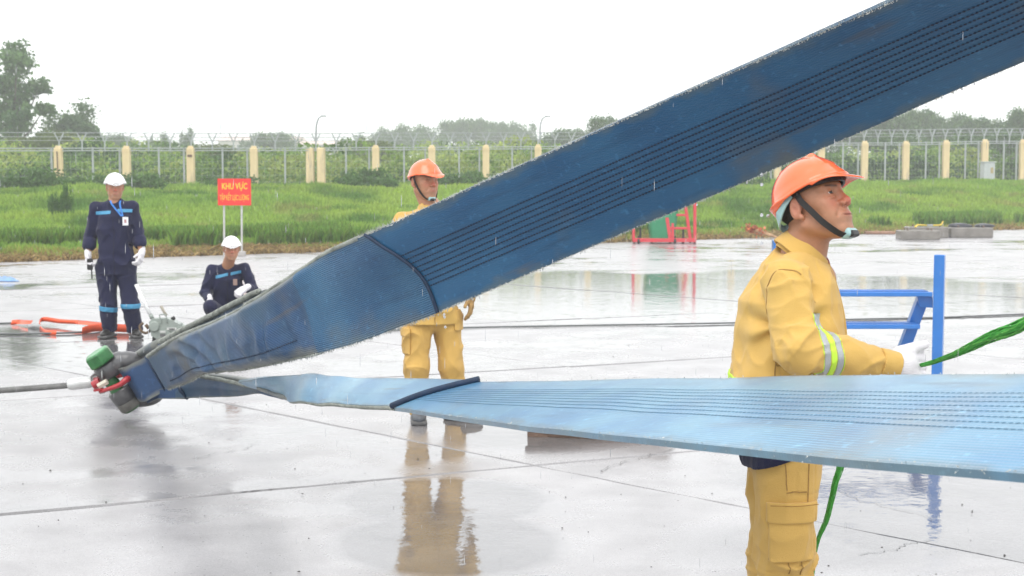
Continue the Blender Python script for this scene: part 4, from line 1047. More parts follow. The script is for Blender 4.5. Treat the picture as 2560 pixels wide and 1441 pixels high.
def stand():
    M_B = mat("blue_paint", (.018, .17, .54), rough=.35, noise=.10, scale=5, coat=.55, coat_rough=.12, bump=.12, bscale=160, dirt=(.08, .28, .62), dirt_amt=.35)
    Yp = 10.9; g0 = at(2342, 988, Yp); g0[2] = 0; root = empty("step_stand", tuple(g0), 0, "bright blue painted steel step stand behind the man holding the green rope", "stand")
    A = lambda x, y, dy=0.0: at(x, y, Yp+dy)-g0
    top = A(2339, 637); w = .092
    def bar(a, b, w, h, nm, bev=.006): return auto_smooth(MB().bar(a, b, w, h, up=(0, 1, 0), bev=bev).build(nm, M_B, root), 30)
    # rotated square post: shows a light and a dark face
    m = MB(); an = -.42; R = np.array([[math.cos(an), -math.sin(an), 0], [math.sin(an), math.cos(an), 0], [0, 0, 1]])
    m.box((0, 0, top[2]/2), (.078, .078, top[2]), R=R, bev=.005); auto_smooth(m.build("post", M_B, root), 30)
    # sloping leg
    a, b = A(2308, 742, .12), A(2222, 980, .30); b[2] = max(b[2], 0); d = (b-a); b = a + d*(a[2]/(-d[2]))
    bar(a, b, .085, .075, "leg")
    MB().prism([A(2293, 742, .06), A(2332, 742, .03), A(2332, 770, .03), A(2300, 768, .06)], (0, .02, 0)).build("gusset", M_B, root)
    # treads, seen edge on, running left behind the man
    for (x0, y0, x1, y1) in ((2330, 735, 1940, 737), (2299, 816, 1940, 818)):
        p, q = A(x1, y1), A(x0, y0); dp = .22
        me = MB().box(((p+q)/2 + np.array([0, dp/2-.02, 0])), (q[0]-p[0], dp, .034), bev=.004); me.build("tread", M_B, root)
        for k in range(3): MB().box(((p+q)/2 + np.array([0, dp*(.2+.28*k), .021])), (q[0]-p[0]-.04, .018, .006)).build("tread_rib", M_B, root)
    # far frame, mostly hidden by the man; its post tip shows over his shoulder
    t2 = at(1944, 600, 12.1)-g0
    MB().box((t2[0], t2[1], t2[2]/2), (.085, .085, t2[2]), bev=.006).build("post", M_B, root)
    p1 = A(1960, 742, .12); p2 = A(1990, 980, .30); p2[2] = 0; bar(p1, p2, .085, .075, "leg")
    MB().bar(A(1960, 737, .2), t2*np.array([1, 1, .62]), .05).build("brace", M_B, root)
stand()

def sign():
    g0 = on_ground(583, 641); Y = g0[1]; root = empty("notice_sign", tuple(g0), 0, "red sign board with yellow Vietnamese lettering on two thin posts at the grass edge", "sign")
    A = lambda x, y, dy=0.0: at(x, y, Y+dy)-g0
    M_R = mat("sign_red", (.80, .025, .02), rough=.5, noise=.05); M_Y = mat("sign_yellow", (.92, .52, .03), rough=.5, noise=.04)
    p, q = A(544, 447), A(628, 514); c = (p+q)/2; w = q[0]-p[0]; h = p[2]-q[2]
    MB().box(c, (w, .02, h), bev=.003).build("board", M_R, root)
    for x, yb in ((560, 652), (604, 641)):
        a = A(x, 470, .03); b = np.array([A(x-(0 if x < 600 else 0), 600, .03)[0], a[1], 0.0])
        MB().tube([b, a], .022, 8).build("post", mat("pale_pipe", (.52, .52, .50), rough=.5) if "pale_pipe" not in MATS else MATS["pale_pipe"], root)
    mb = MB().box((A(604, 641)[0], .03, .05), (.16, .16, .12), bev=.02); mb.build("post_base", mat_c, root)
    def text(body, x0, x1, y0, y1, nm):
        cu = bpy.data.curves.new(nm, 'FONT'); cu.body = body; cu.size = 1; cu.extrude = .01; cu.offset = .028 if len(body) < 9 else .012; cu.resolution_u = 3
        o = bpy.data.objects.new(nm, cu); COL.objects.link(o); bpy.context.view_layer.update()
        me = bpy.data.meshes.new_from_object(o); bpy.data.objects.remove(o); bpy.data.curves.remove(cu)
        V = np.empty(len(me.vertices)*3, np.float32); me.vertices.foreach_get("co", V); V = V.reshape(-1, 3)
        mn, mx = V.min(0), V.max(0); a, b = A(x0, y1, -.012), A(x1, y0, -.012)
        X = a[0] + (V[:, 0]-mn[0])/(mx[0]-mn[0])*(b[0]-a[0]); Z = a[2] + (V[:, 1]-mn[1])/(mx[1]-mn[1])*(b[2]-a[2]); Yv = -.0135 + (-V[:, 2]*.2)
        me.vertices.foreach_set("co", np.stack([X, Yv, Z], 1).astype(np.float32).ravel()); me.update()
        link(nm, me, M_Y, root)
    text("KHU VỰC", 555, 618, 455, 478, "lettering"); text("TẬP KẾT LỰC LƯỢNG", 550, 622, 480, 505, "lettering")
sign()

def trolley():
    g0 = on_ground(1662, 610); Y = g0[1]; root = empty("wheeled_step_trolley", tuple(g0), 0, "red tubular wheeled ladder trolley at the edge of the grass", "trolley")
    A = lambda x, y, dy=0.0: at(x, y, Y+dy)-g0; M_R = mat("trolley_red", (.62, .035, .05), rough=.4, noise=.1, coat=.3)
    def b(p, q, w=.075, n="rail"): MB().bar(p, q, w, bev=.008).build(n, M_R, root)
    D = .8
    b(A(1583, 601), A(1738, 601), .10, "base_rail"); b(A(1583, 601, D), A(1738, 601, D), .10, "base_rail")
    b(A(1585, 603), A(1585, 603, D)); b(A(1737, 603), A(1737, 603, D))
    b(A(1584, 603), A(1584, 470), .07, "post"); b(A(1737, 603), A(1737, 455), .08, "post"); b(A(1737, 600, D), A(1737, 470, D), .06, "post")
    b(A(1676, 601), A(1655, 470, .0), .09, "stringer"); b(A(1726, 601), A(1707, 470, .0), .08, "stringer")
    b(A(1682, 601), A(1681, 540), .07, "post"); b(A(1584, 480), A(1737, 480), .06, "top_rail")
    for y in (571, 538, 506): b(A(1676-.18*(601-y), y), A(1726-.16*(601-y), y), .06, "rung")
    M_K = MATS["black_rubber"]
    for x, dy in ((1596, 0), (1687, 0), (1707, .05), (1600, D), (1725, D)):
        c = A(x, 608, dy); c[2] = .075; MB().cyl(c-np.array([.03, 0, 0]), c+np.array([.03, 0, 0]), .075, n=14).build("caster_wheel", M_K, root)
        MB().box(c+np.array([0, 0, .09]), (.05, .06, .08)).build("caster_fork", M_K, root)
    b(A(1690, 601), A(1735, 601, D), .05, "brace")
    for x in (1601, 1708): MB().bar(A(x, 598, D*.9), A(x, 570, D*.9), .05).build("leg", M_K, root)
trolley()
def bin_():
    g0 = on_ground(1655, 611); g0[1] += .25; Y = g0[1]; root = empty("wheelie_bin", (g0[0], g0[1], 0), 0, "dark green plastic wheeled bin behind the red trolley", "bin")
    M_G = mat("bin_green", (.015, .23, .10), rough=.4, noise=.08, coat=.3); sc = Y/FPX
    A = lambda x, y, dy=0.0: at(x, y, Y+dy)-g0
    xb0, xb1, xt0, xt1 = A(1628,610)[0], A(1686,610)[0], A(1612,480)[0], A(1702,480)[0]; zt = A(0, 480)[2]
    V = []
    for z, a, b, y0, y1 in ((.04, xb0, xb1, -.0, .5), (zt*.25, xb0-.02, xb1+.03, -.03, .55), (zt, xt0, xt1, -.1, .65)):
        bb = .06; V += [(a+bb, y0, z), (b-bb, y0, z), (b, y0+bb, z), (b, y1, z), (a, y1, z), (a, y0+bb, z)]
    F = [tuple(range(5, -1, -1)), tuple(range(12, 18))]
    for k in range(2):
        for i in range(6): F.append((k*6+i, k*6+(i+1) % 6, k*6+6+(i+1) % 6, k*6+6+i))
    MB().add(V, F).build("body", M_G, root)
    MB().box(((xt0+xt1)/2, .27, zt+.04), (xt1-xt0+.08, .85, .07), bev=.03).build("lid", M_G, root)
    MB().box(((xb0+xb1)/2, -.05, zt*.93), (xt1-xt0+.02, .16, .06), bev=.02).build("rim", M_G, root)
    for x in (xb0+.06, xb1-.06): MB().cyl((x-.03, .5, .10), (x+.03, .5, .10), .10, n=14).build("wheel", MATS["black_rubber"], root)
bin_()

def blocks():
    M_C = mat("dark_wet_block", (.20, .185, .165), rough=.7, noise=.25, scale=4, bump=.6, bscale=25, coat=.4)
    r = np.random.default_rng(3)
    def blk(x0, x1, yb, yt, dep, label, dy=0.0):
        a, b = on_ground(x0, yb), on_ground(x1, yb); w = b[0]-a[0]; Y = a[1]+dy; h = at(0, yt, Y)[2]; a = at(x0, 600, Y); b = at(x1, 600, Y); w = b[0]-a[0]
        root = empty("concrete_block", ((a[0]+b[0])/2, Y+dep/2, 0), -.06, label, "block", "concrete blocks by the grass edge")
        MB().box((0, 0, h/2), (w, dep, h), bev=.02).build("block", M_C, root)
        for sx in (-1, 1):
            for sy in (-.3, .3): MB().tube(catmull([(sx*w*.3, sy*dep-.06, h-.01), (sx*w*.3, sy*dep-.04, h+.05), (sx*w*.3, sy*dep+.04, h+.05), (sx*w*.3, sy*dep+.06, h-.01)], 8), .012, 6).build("lifting_loop", M_RUST, root, True)
        return root, h
    blk(2254, 2352, 600, 577, .7, "left front concrete block, with yellow strap on top, at the grass edge")
    blk(2275, 2372, 600, 568, .7, "rear concrete block behind the one with the yellow strap", 1.3)
    blk(2380, 2484, 595, 570, .8, "right-hand concrete block with black sacks on top, at the grass edge")
    p = at(2325, 568, 41.0); root = empty("ratchet_strap", tuple(p), 0, "yellow webbing strap lying over the left front concrete block", "strap")
    MB().tube(catmull([(-.45,-.1,.0), (-.35,0,.06), (-.1,.05,.05), (.15,0,.05), (.3,-.05,.07), (.37,0,.16)], 24), .035, 6, flat=.5).build("webbing", mat("yellow_webbing", (.72, .50, .05), rough=.6), root, True)
    MB().box((.0, .0, .05), (.16, .1, .05), bev=.01).build("ratchet", M_ZINC, root)
    for (x, y, s, lab) in ((2398, 568, 1.0, "larger black sack on the left end of the right-hand concrete block"), (2458, 567, .8, "smaller flat black sack on the right end of the right-hand concrete block")):
        p = at(x, y, 42.2); m = MB(); V = []; n = 14
        for i, (rr, z) in enumerate(((.02,-.06),(.24,-.03),(.28,.03),(.2,.09),(.06,.12))):
            for k in range(n):
                a = 2*math.pi*k/n; q = 1+.18*math.sin(3*a+i)+.1*r.normal(); V.append((rr*q*math.cos(a)*1.3*s, rr*q*math.sin(a)*s, z*s))
        F = [tuple(range(n-1, -1, -1)), tuple(range(4*n, 5*n))]
        for i in range(4):
            for k in range(n): F.append((i*n+k, i*n+(k+1) % n, i*n+n+(k+1) % n, i*n+n+k))
        o = MB().add(V, F).build("sack", mat("black_plastic", (.02, .022, .03), rough=.3) if "black_plastic" not in MATS else MATS["black_plastic"], None, True); o.location = p; tag(o, lab, "sack")
    # thin brown slab and the broken orange-brown branch in the grass
    a = on_ground(2168, 587); b = on_ground(2232, 586); MBo = MB().box((0, 0, .05), (b[0]-a[0], .35, .09), bev=.02).build("slab_offcut", mat("brown_slab", (.30, .17, .11), rough=.8, noise=.3), None); MBo.location = ((a[0]+b[0])/2, a[1]+.2, 0)
    tag(MBo, "thin reddish brown slab lying at the apron's edge left of the concrete blocks", "slab")
    Y = 38.0; o0 = at(1905, 590, Y); root = empty("fallen_branch", tuple(o0), 0, "broken branch with orange-brown dead leaves lying in the grass near the red trolley", "branch"); A = lambda x, y: at(x, y, Y)-o0
    M_BR = mat("bare_branch", (.42, .26, .14), rough=.8, noise=.3)
    MB().tube(catmull([A(1888,577), A(1905,582), A(1925,588), A(1945,595)], 14), np.linspace(.07, .03, 14), 7).build("stem", M_BR, root, True)
    c = np.array([A(1872+38*t+r.normal(0,4), 570+12*t+r.normal(0,4)) + r.normal(0, .04, 3) for t in r.random(170)**1.6])
    V, F, CC = leaf_cloud(c, .055, np.tile(np.array([[.55, .17, .07]]), (len(c), 1))*r.uniform(.6, 1.3, (len(c), 1)), r)
    me = np_mesh("dead_leaves", V, F); add_colors(me, "tint", CC); tag(link("dead_leaves", me, M_LEAF, root), kind='stuff')
    a = on_ground(-60, 700); b = on_ground(48, 705); m = MB(); V = []; n = 16
    for i in range(n):
        t = i/(n-1); p = a*(1-t)+b*t; wd = .55*(1-t)**.7+.02; V += [p+np.array([0, -wd*.6, .01]), p+np.array([0, 0, .05+.10*(1-t)+.02*r.normal()]), p+np.array([0, wd, .012])]
    V = [v-a for v in V]; F = []
    for i in range(n-1): k = i*3; F += [(k, k+3, k+4, k+1), (k+1, k+4, k+5, k+2)]
    o = MB().add(V, F).build("tarpaulin", mat("tarp_blue", (.10, .26, .60), rough=.35, coat=.5, noise=.2), None, True); o.location = a; tag(o, "crumpled pale blue tarpaulin on the apron at the left edge", "tarpaulin")
blocks()

def grit():
    r = np.random.default_rng(91); n = 150; u = r.uniform(-.37, .37, n); Y = 5.7 + 9*r.random(n)**1.6; X = u*Y; s = r.uniform(.0025, .008, n)
    base = np.array([(1,0,0),(0,1,0),(-1,0,0),(0,-1,0),(0,0,.7),(0,0,-.2)]); V = (base[None]*s[:, None, None]*r.uniform(.5, 1.5, (n, 6, 1))) + np.stack([X, Y, s*.3+.001], 1)[:, None]
    f = np.array([(0,1,4),(1,2,4),(2,3,4),(3,0,4),(1,0,5),(2,1,5),(3,2,5),(0,3,5)]); F = (f[None] + (np.arange(n)*6)[:, None, None]).reshape(-1, 3)
    tag(link("grit", np_mesh("grit", V.reshape(-1, 3), F), mat("dark_grit", (.04, .035, .03), rough=.6)), kind='stuff')
grit()
# ------------------------------------------------------------ implicit surfaces for people
def f32(a): return np.asarray(a, np.float32)
def length(P): return np.sqrt((P*P).sum(-1))
def ball(P, c, r): return length(P-f32(c))-r
def ell(P, c, r, R=None):
    Q = P-f32(c)
    if R is not None: Q = Q @ f32(R)
    r = f32(r); k0 = length(Q/r); k1 = length(Q/(r*r)) + 1e-9
    return k0*(k0-1)/k1
def cone(P, a, b, ra, rb, flat=None):
    """tapered round limb from a to b; flat=(axis, factor) squashes the section along a world axis"""
    a, b = f32(a), f32(b); ba = b-a; L2 = float(ba @ ba); pa = P-a
    h = np.clip((pa @ ba)/L2, 0, 1)
    Q = pa - h[:, None]*ba
    if flat is not None:
        ax = f32(flat[0]); ax = ax/np.linalg.norm(ax); k = Q @ ax; Q = Q + (k*(1/flat[1]-1))[:, None]*ax
        return (length(Q)-(ra+(rb-ra)*h))*min(1, flat[1])
    return length(Q)-(ra+(rb-ra)*h)
def rbox(P, c, h, r, R=None):
    Q = P-f32(c)
    if R is not None: Q = Q @ f32(R)
    q = np.abs(Q)-f32(h)+r
    return length(np.maximum(q, 0)) + np.minimum(q.max(-1), 0)-r
def smin(a, b, k):
    h = np.clip(.5+.5*(b-a)/k, 0, 1); return b*(1-h)+a*h-k*h*(1-h)
def smax(a, b, k): return -smin(-a, -b, k)
def slices(P, prof, ax=0):
    """body of elliptical slices; prof rows: z, centre x, centre y, half x, half y"""
    pr = np.array(prof, float); z = P[:, 2]
    g = lambda k: np.interp(z, pr[:, 0], pr[:, k]).astype(np.float32)
    cx, cy, a, b = g(1), g(2), g(3), g(4); x = (P[:, 0]-cx); y = (P[:, 1]-cy)
    # super-ellipse: a little squarer than an ellipse
    k = ((np.abs(x/a))**2.3 + (np.abs(y/b))**2.3)**(1/2.3)
    d = (k-1)*np.minimum(a, b)
    d2 = np.maximum(pr[0, 0]-z, z-pr[-1, 0])
    return smax(d, d2.astype(np.float32), .02)
def field_mesh(name, f, lo, hi, res, hires=None):
    """surface net of f=0 inside the box; hires=(z0, res2): finer layers above z0"""
    lo, hi = np.array(lo, float), np.array(hi, float)
    ax = [np.arange(lo[i], hi[i]+res, res) for i in range(3)]
    n = [len(a) for a in ax]; B = 8
    idx = [np.arange(0, m, B) for m in n]
    cc = [np.array([a[min(i+B//2, len(a)-1)] for i in ii]) for a, ii in zip(ax, idx)]
    G = np.stack(np.meshgrid(*cc, indexing='ij'), -1).reshape(-1, 3).astype(np.float32)
    fc = f(G).reshape([len(i) for i in idx])
    rad = res*B*.87*1.35+.012
    def up(a):
        for k in range(3): a = np.repeat(a, B, axis=k)
        return a[:n[0], :n[1], :n[2]]
    V = np.where(up(fc) < 0, np.float32(-1), np.float32(1)); M = up(np.abs(fc) < rad)
    I = np.nonzero(M); P = np.stack([ax[k][I[k]] for k in range(3)], 1).astype(np.float32)
    vals = np.concatenate([f(P[k:k+400000]) for k in range(0, len(P), 400000)]) if len(P) else np.zeros(0)
    V[I] = vals; V[V == 0] = 1e-7
    S = V < 0
    cs = sum(S[a:n[0]-1+a, b:n[1]-1+b, c:n[2]-1+c].astype(np.int8) for a in (0, 1) for b in (0, 1) for c in (0, 1))
    act = (cs > 0) & (cs < 8); A = np.stack(np.nonzero(act), 1); vid = -np.ones(act.shape, np.int64); vid[act] = np.arange(len(A))
    acc = np.zeros((len(A), 3)); cnt = np.zeros(len(A))
    cor = [(a, b, c) for a in (0, 1) for b in (0, 1) for c in (0, 1)]
    cv = {c: V[A[:, 0]+c[0], A[:, 1]+c[1], A[:, 2]+c[2]] for c in cor}
    for c in cor:
        for k in range(3):
            if c[k] == 0:
                d = list(c); d[k] = 1; d = tuple(d); v0, v1 = cv[c], cv[d]; m = (v0 < 0) != (v1 < 0)
                t = np.where(m, v0/np.where(m, v0-v1, 1), 0); p = np.tile(np.array(c, float), (len(A), 1)); p[:, k] += t
                acc += p*m[:, None]; cnt += m
    vert = (A + acc/np.maximum(cnt, 1)[:, None])*res + lo
    F = []
    for k in range(3):
        sl0 = [slice(None)]*3; sl1 = [slice(None)]*3; sl0[k] = slice(0, -1); sl1[k] = slice(1, None)
        a, b = S[tuple(sl0)], S[tuple(sl1)]; ch = a != b; I = np.stack(np.nonzero(ch), 1)
        o1, o2 = [(1, 2), (2, 0), (0, 1)][k]
        ok = (I[:, o1] > 0) & (I[:, o2] > 0) & (I[:, o1] < n[o1]-1) & (I[:, o2] < n[o2]-1); I = I[ok]
        def cell(d1, d2):
            J = I.copy(); J[:, o1] -= d1; J[:, o2] -= d2; return vid[J[:, 0], J[:, 1], J[:, 2]]
        q = np.stack([cell(1, 1), cell(0, 1), cell(0, 0), cell(1, 0)], 1)
        flip = b[I[:, 0], I[:, 1], I[:, 2]] if True else None
        q[flip] = q[flip][:, ::-1]; F.append(q[(q >= 0).all(1)])
    F = np.concatenate(F)
    a, b, c = vert[F[:, 0]], vert[F[:, 1]], vert[F[:, 2]]
    ctr = vert.mean(0); a, b, c = a-ctr, b-ctr, c-ctr
    if np.einsum('ij,ij->i', a, np.cross(b, c)).sum() < 0: F = F[:, ::-1]
    me = np_mesh(name, vert, F); me.polygons.foreach_set("use_smooth", np.ones(len(me.polygons), bool))
    return me
def verts_of(me):
    V = np.empty(len(me.vertices)*3, np.float32); me.vertices.foreach_get("co", V); return V.reshape(-1, 3)
def rotm(pitch, yaw, roll=0):
    """columns = forward, left, up of the head; pitch up positive, yaw about z"""
    cy, sy = math.cos(yaw), math.sin(yaw); cp, sp = math.cos(pitch), math.sin(pitch); cr, sr = math.cos(roll), math.sin(roll)
    Rz = np.array([[cy, -sy, 0], [sy, cy, 0], [0, 0, 1]]); Ry = np.array([[cp, 0, -sp], [0, 1, 0], [sp, 0, cp]]); Rx = np.array([[1, 0, 0], [0, cr, -sr], [0, sr, cr]])
    return Rz @ Ry @ Rx

# ---- head in its own frame: x forward, y left, z up, origin between the ear holes
def head_field(Q, squint=.5):
    X = Q.copy(); X[:, 1] = np.abs(X[:, 1])
    d = ell(X, (-.005, 0, .045), (.095, .077, .090))
    d = smin(d, ell(X, (.030, 0, .0), (.066, .066, .085)), .02)
    d = smin(d, ell(X, (.040, 0, -.045), (.052, .052, .055)), .02)
    d = smin(d, cone(X, (-.002, .052, -.050), (.070, .020, -.088), .020, .020), .025)
    d = smin(d, ell(X, (.078, 0, -.088), (.022, .026, .021)), .018)
    d = smin(d, ball(X, (.060, .043, -.010), .022), .016)                    # cheekbone
    d = smin(d, ell(X, (.060, .034, -.045), (.026, .022, .030)), .02)
    d = smin(d, cone(X, (.090, .006, .038), (.068, .050, .034), .0115, .011), .012)
    d = smin(d, ell(X, (.078, 0, -.052), (.028, .033, .028)), .014)           # muzzle
    d = smax(d, -ball(X, (.106, .034, .016), .0185), .012)                    # socket
    lid = ball(X, (.0765, .033, .017), .0150)
    lid = smax(lid, -ell(X, (.092, .034, .0165), (.014, .0135, .0032+.002*(1-squint))), .0015)
    d = smin(d, lid, .004)
    d = smin(d, ell(X, (.083, .034, .002), (.010, .014, .004)), .006)         # bag under the eye
    d = smin(d, cone(X, (.087, 0, .030), (.105, 0, -.008), .0085, .0110), .012)
    d = smin(d, ell(X, (.1075, 0, -.0135), (.0130, .0140, .0118)), .006)
    d = smin(d, ell(X, (.0985, .0165, -.0185), (.0125, .0085, .0090)), .005)
    d = smax(d, -ball(X, (.105, .0080, -.0265), .0042), .003)
    d = smax(d, -cone(X, (.099, .024, -.026), (.088, .037, -.050), .0022, .0018), .010)  # nasolabial
    d = smin(d, ell(X, (.0965, 0, -.0470), (.008, .0235, .0050)), .004)
    d = smin(d, ell(X, (.0955, 0, -.0575), (.0085, .0205, .0055)), .004)
    d = smax(d, -ell(X, (.106, 0, -.0524), (.016, .027, .0010)), .0028)
    # ear
    th = .18; R = np.array([[math.cos(th), 0, math.sin(th)], [0, 1, 0], [-math.sin(th), 0, math.cos(th)]])
    e = ell(X, (-.008, .0795, .002), (.0175, .0085, .0315), R)
    e = smin(e, ball(X, (.001, .0745, -.027), .0085), .006)
    e = smax(e, -ell(X, (-.005, .0885, .004), (.0105, .0065, .021), R), .004)
    e = smin(e, cone(X, (-.002, .080, .0), (-.012, .082, .016), .0032, .003), .003)
    e = smin(e, ell(X, (.006, .0765, -.002), (.004, .004, .007)), .003)
    return smin(d, e, .006)
def skin_tint(Q, base=(.47, .235, .135)):
    n = len(Q); C = np.tile(np.array(base), (n, 1)); ay = np.abs(Q[:, 1])
    def blend(w, col): C[:] = C*(1-w[:, None]) + np.array(col)*w[:, None]
    g = lambda c, s: np.exp(-(((Q[:, 0]-c[0])/s[0])**2 + ((ay-c[1])/s[1])**2 + ((Q[:, 2]-c[2])/s[2])**2))
    blend(.5*g((.085, .04, -.012), (.03, .022, .022)), (.56, .17, .11))
    blend(.75*g((.115, .0, -.012), (.025, .02, .02)), (.55, .13, .09))
    blend(.5*g((-.005, .085, .0), (.03, .02, .04)), (.58, .20, .14))
    blend(.80*g((.101, .0, -.0505), (.013, .022, .0085)), (.46, .13, .10))
    blend(.35*g((.09, .0, -.068), (.03, .04, .022)), (.25, .16, .12))     # stubble
    blend(.30*g((.108, .0, -.036), (.012, .022, .007)), (.20, .14, .12))
    blend(.5*g((.092, .034, .0165), (.012, .014, .0035)), (.10, .05, .04))
    # brows and hair
    br = np.exp(-(((Q[:, 2]-(.0345+.10*(ay-.012)-1.8*(ay-.03)**2))/.0036)**2))*np.clip((ay-.010)/.004, 0, 1)*np.clip((.052-ay)/.006, 0, 1)*(Q[:, 0] > .055)
    blend(.85*br, (.025, .016, .012))
    nz = vnoise(Q, 17, 140); C *= (1+.06*nz)[:, None]; nz = vnoise(Q, 18, 32); C *= (1+.05*nz)[:, None]
    return C
def hair_field(Q):
    d = ell(Q, (-.009, 0, .045), (.099, .081, .094))
    side = smax(d, (Q[:, 0]-.012+.45*(Q[:, 2]-.03)*0).astype(np.float32), .01)
    low = (-.052-Q[:, 2])+np.maximum(0, (Q[:, 0]+.02))*1.9
    d = smax(side, low.astype(np.float32), .008)
    X = Q.copy(); X[:, 1] = np.abs(X[:, 1])
    return smax(d, -ell(X, (.0, .085, -.004), (.024, .03, .04)), .006) + .0012*vnoise(Q, 5, 260)
HC = np.array((.012, 0, .046))
def hat_field(Q, shell=.0035, crown=True):
    """hard hat in the head frame; rim plane drops towards the nape"""
    X = Q-f32(HC); t = .20; c_, s_ = math.cos(t), math.sin(t)
    x = X[:, 0]*c_ - 0*X[:, 0] + X[:, 2]*s_*-1; z = X[:, 2]*c_ + X[:, 0]*s_*1
    x = X[:, 0]*c_ + X[:, 2]*s_; z = -X[:, 0]*s_ + X[:, 2]*c_
    Y = np.stack([x, X[:, 1], z], 1)
    dome = ell(Y, (-.006, 0, -.012), (.115, .101, .113))
    dome = smin(dome, ell(Y, (-.006, 0, .0), (.119, .105, .036)), .012)
    if crown:
        dome = smin(dome, cone(Y, (-.045, 0, .091), (.048, 0, .087), .017, .012, flat=((0, 0, 1), .75)), .010)
        dome = smin(dome, cone(Y, (.05, .0, .083), (.082, .032, .044), .008, .005), .012)
        dome = smin(dome, cone(Y, (.05, .0, .083), (.082, -.032, .044), .008, .005), .012)
    inner = ell(Y, (-.006, 0, -.014), (.115-shell, .101-shell, .108-shell))
    rim = -(z + .012 - .10*np.maximum(-x-.02, 0)*0)
    d = smax(dome, (-.006-z).astype(np.float32) - .14*np.maximum(0, -(x+.03)), .003)
    # rim bead and peak
    bead = np.abs(np.sqrt(((x+.006)/.119)**2 + (X[:, 1]/.105)**2)-1)*.105
    bead = np.sqrt(bead**2 + (z+.004+.14*np.minimum(0, x+.03)*-1*-1)**2)-.0042
    d = smin(d, bead.astype(np.float32), .003)
    xx = x-.048; pk = np.sqrt((xx/.107)**2+(X[:, 1]/.092)**2)-1
    zc = .001 - 6.0*np.maximum(0, x-.065)**2 - 1.5*X[:, 1]**2
    peak = smax((pk*.092).astype(np.float32), (np.abs(z-zc)-.0026).astype(np.float32), .003); peak = smax(peak, (.050-x).astype(np.float32), .003)
    d = smin(d, peak, .006)
    return smax(d, -inner, .002)

def crumple(P, seed, f, amp, R=None, st=(1, 1, .45), warp=.035):
    Q = P if R is None else P @ f32(R)
    Q = Q*f32(st) + warp*np.stack([vnoise(P, seed+5, 7), vnoise(P, seed+6, 7), vnoise(P, seed+7, 7)], 1)
    return (1.5*amp*(np.abs(vnoise(Q, seed, f))**.8*2.0 - .5)*np.clip(.7+.6*vnoise(P, seed+2, 5), .15, 1.3)).astype(np.float32)
RX = np.array([[.80, 0, .60], [0, 1, 0], [-.60, 0, .80]])
def fold(P, a, b, amp, k, seed, twist=1.2, ends=(0, 1), wid=.35):
    """cloth gathered across a limb from a to b: rings that lean and break up"""
    a, b = f32(a), f32(b); d = b-a; L = np.linalg.norm(d); d = d/L; s = (P-a) @ d/L
    u = np.cross(d, (.3, .9, .2)); u /= np.linalg.norm(u); w = np.cross(d, u); Q = P-a; th = np.arctan2(Q @ w, Q @ u)
    ph = s*k*.8 + twist*1.5*np.sin(th+seed) + 2.6*vnoise(P, seed, 6)
    win = sum(np.exp(-((s-e)/wid)**2) for e in ends)
    return (-.70*amp*win*((1-np.abs(np.sin(ph)))**2.2*1.3-.25)*np.clip(.45+.9*vnoise(P, seed+1, 8), 0, 1.2)).astype(np.float32)

# ---- glove
def glove_field(P, wrist, kn, palm_n, curl=.6, r=.0105, grip=None, scale=1.0, thumb=None, right=True):
    """hand from wrist to knuckle centre kn; palm_n points out of the palm; fingers curl towards it"""
    wrist, kn, pn = (np.array(q, float) for q in (wrist, kn, palm_n)); d = kn-wrist; L = np.linalg.norm(d); d /= L
    pn = pn - d*(pn @ d); pn /= np.linalg.norm(pn); side = np.cross(d, pn) if right else np.cross(pn, d)        # side: towards the thumb
    R = np.stack([d, side, pn], 1)
    f = rbox(P, (wrist*.35+kn*.65), (L*.44, .043*scale, .017*scale), .016*scale, R)
    f = smin(f, cone(P, wrist-d*.05, wrist+d*.02, .034*scale, .032*scale, flat=(pn, .8)), .02)
    seg = np.array([.042, .026, .021])*scale
    for k, (o, ln) in enumerate(((.033, .93), (.011, 1.05), (-.011, 1.0), (-.032, .82))):
        p = kn + side*o*scale - d*.006; a = curl*(.75+.08*k)
        for j in range(3):
            ang = a*(j+.55)*1.0 if j else a*.6
            dd = d*math.cos(ang) + pn*math.sin(ang); q = p + dd*seg[j]*ln
            f = smin(f, cone(P, p, q, r*scale*(1.08-.06*j), r*scale*(1.02-.08*j)), .0035); p = q
    t0 = wrist + d*L*.30 + side*.030*scale; td = thumb if thumb is not None else (d*.75 + side*.55 + pn*.45)
    td = np.array(td, float); td /= np.linalg.norm(td)
    t1 = t0 + td*.045*scale; td2 = td*.8 + d*.35 + pn*.25*curl; td2 /= np.linalg.norm(td2); t2 = t1 + td2*.032*scale
    f = smin(f, cone(P, t0, t1, .016*scale, .0125*scale), .012); f = smin(f, cone(P, t1, t2, .0125*scale, .0105*scale), .005)
    return f

M_SKIN = mat_attr("skin", rough=.42, spec=.5, noise=.05, scale=30, bump=.25, bscale=260)
MATS["skin"].node_tree.nodes["Principled BSDF"].inputs["Subsurface Weight"].default_value = .12
MATS["skin"].node_tree.nodes["Principled BSDF"].inputs["Subsurface Radius"].default_value = (.012, .005, .003)
M_HAIR = mat("black_hair", (.012, .010, .009), rough=.5, noise=.3, scale=90, bump=.8, bscale=300)
M_YEL = mat("mustard_cloth", (.62, .395, .11), rough=.85, noise=.07, scale=4, bump=.22, bscale=300, spec=.25, dirt=(.53, .32, .08), dirt_amt=.6, sheen=.15)
M_YEL2 = mat("mustard_trousers", (.60, .375, .105), rough=.85, noise=.08, scale=5, bump=.25, bscale=300, spec=.25, dirt=(.50, .295, .075), dirt_amt=.6, sheen=.15)
M_NAVY = mat("navy_cloth", (.010, .012, .045), rough=.8, noise=.2, scale=6, bump=.3, bscale=260, spec=.3, sheen=.12)
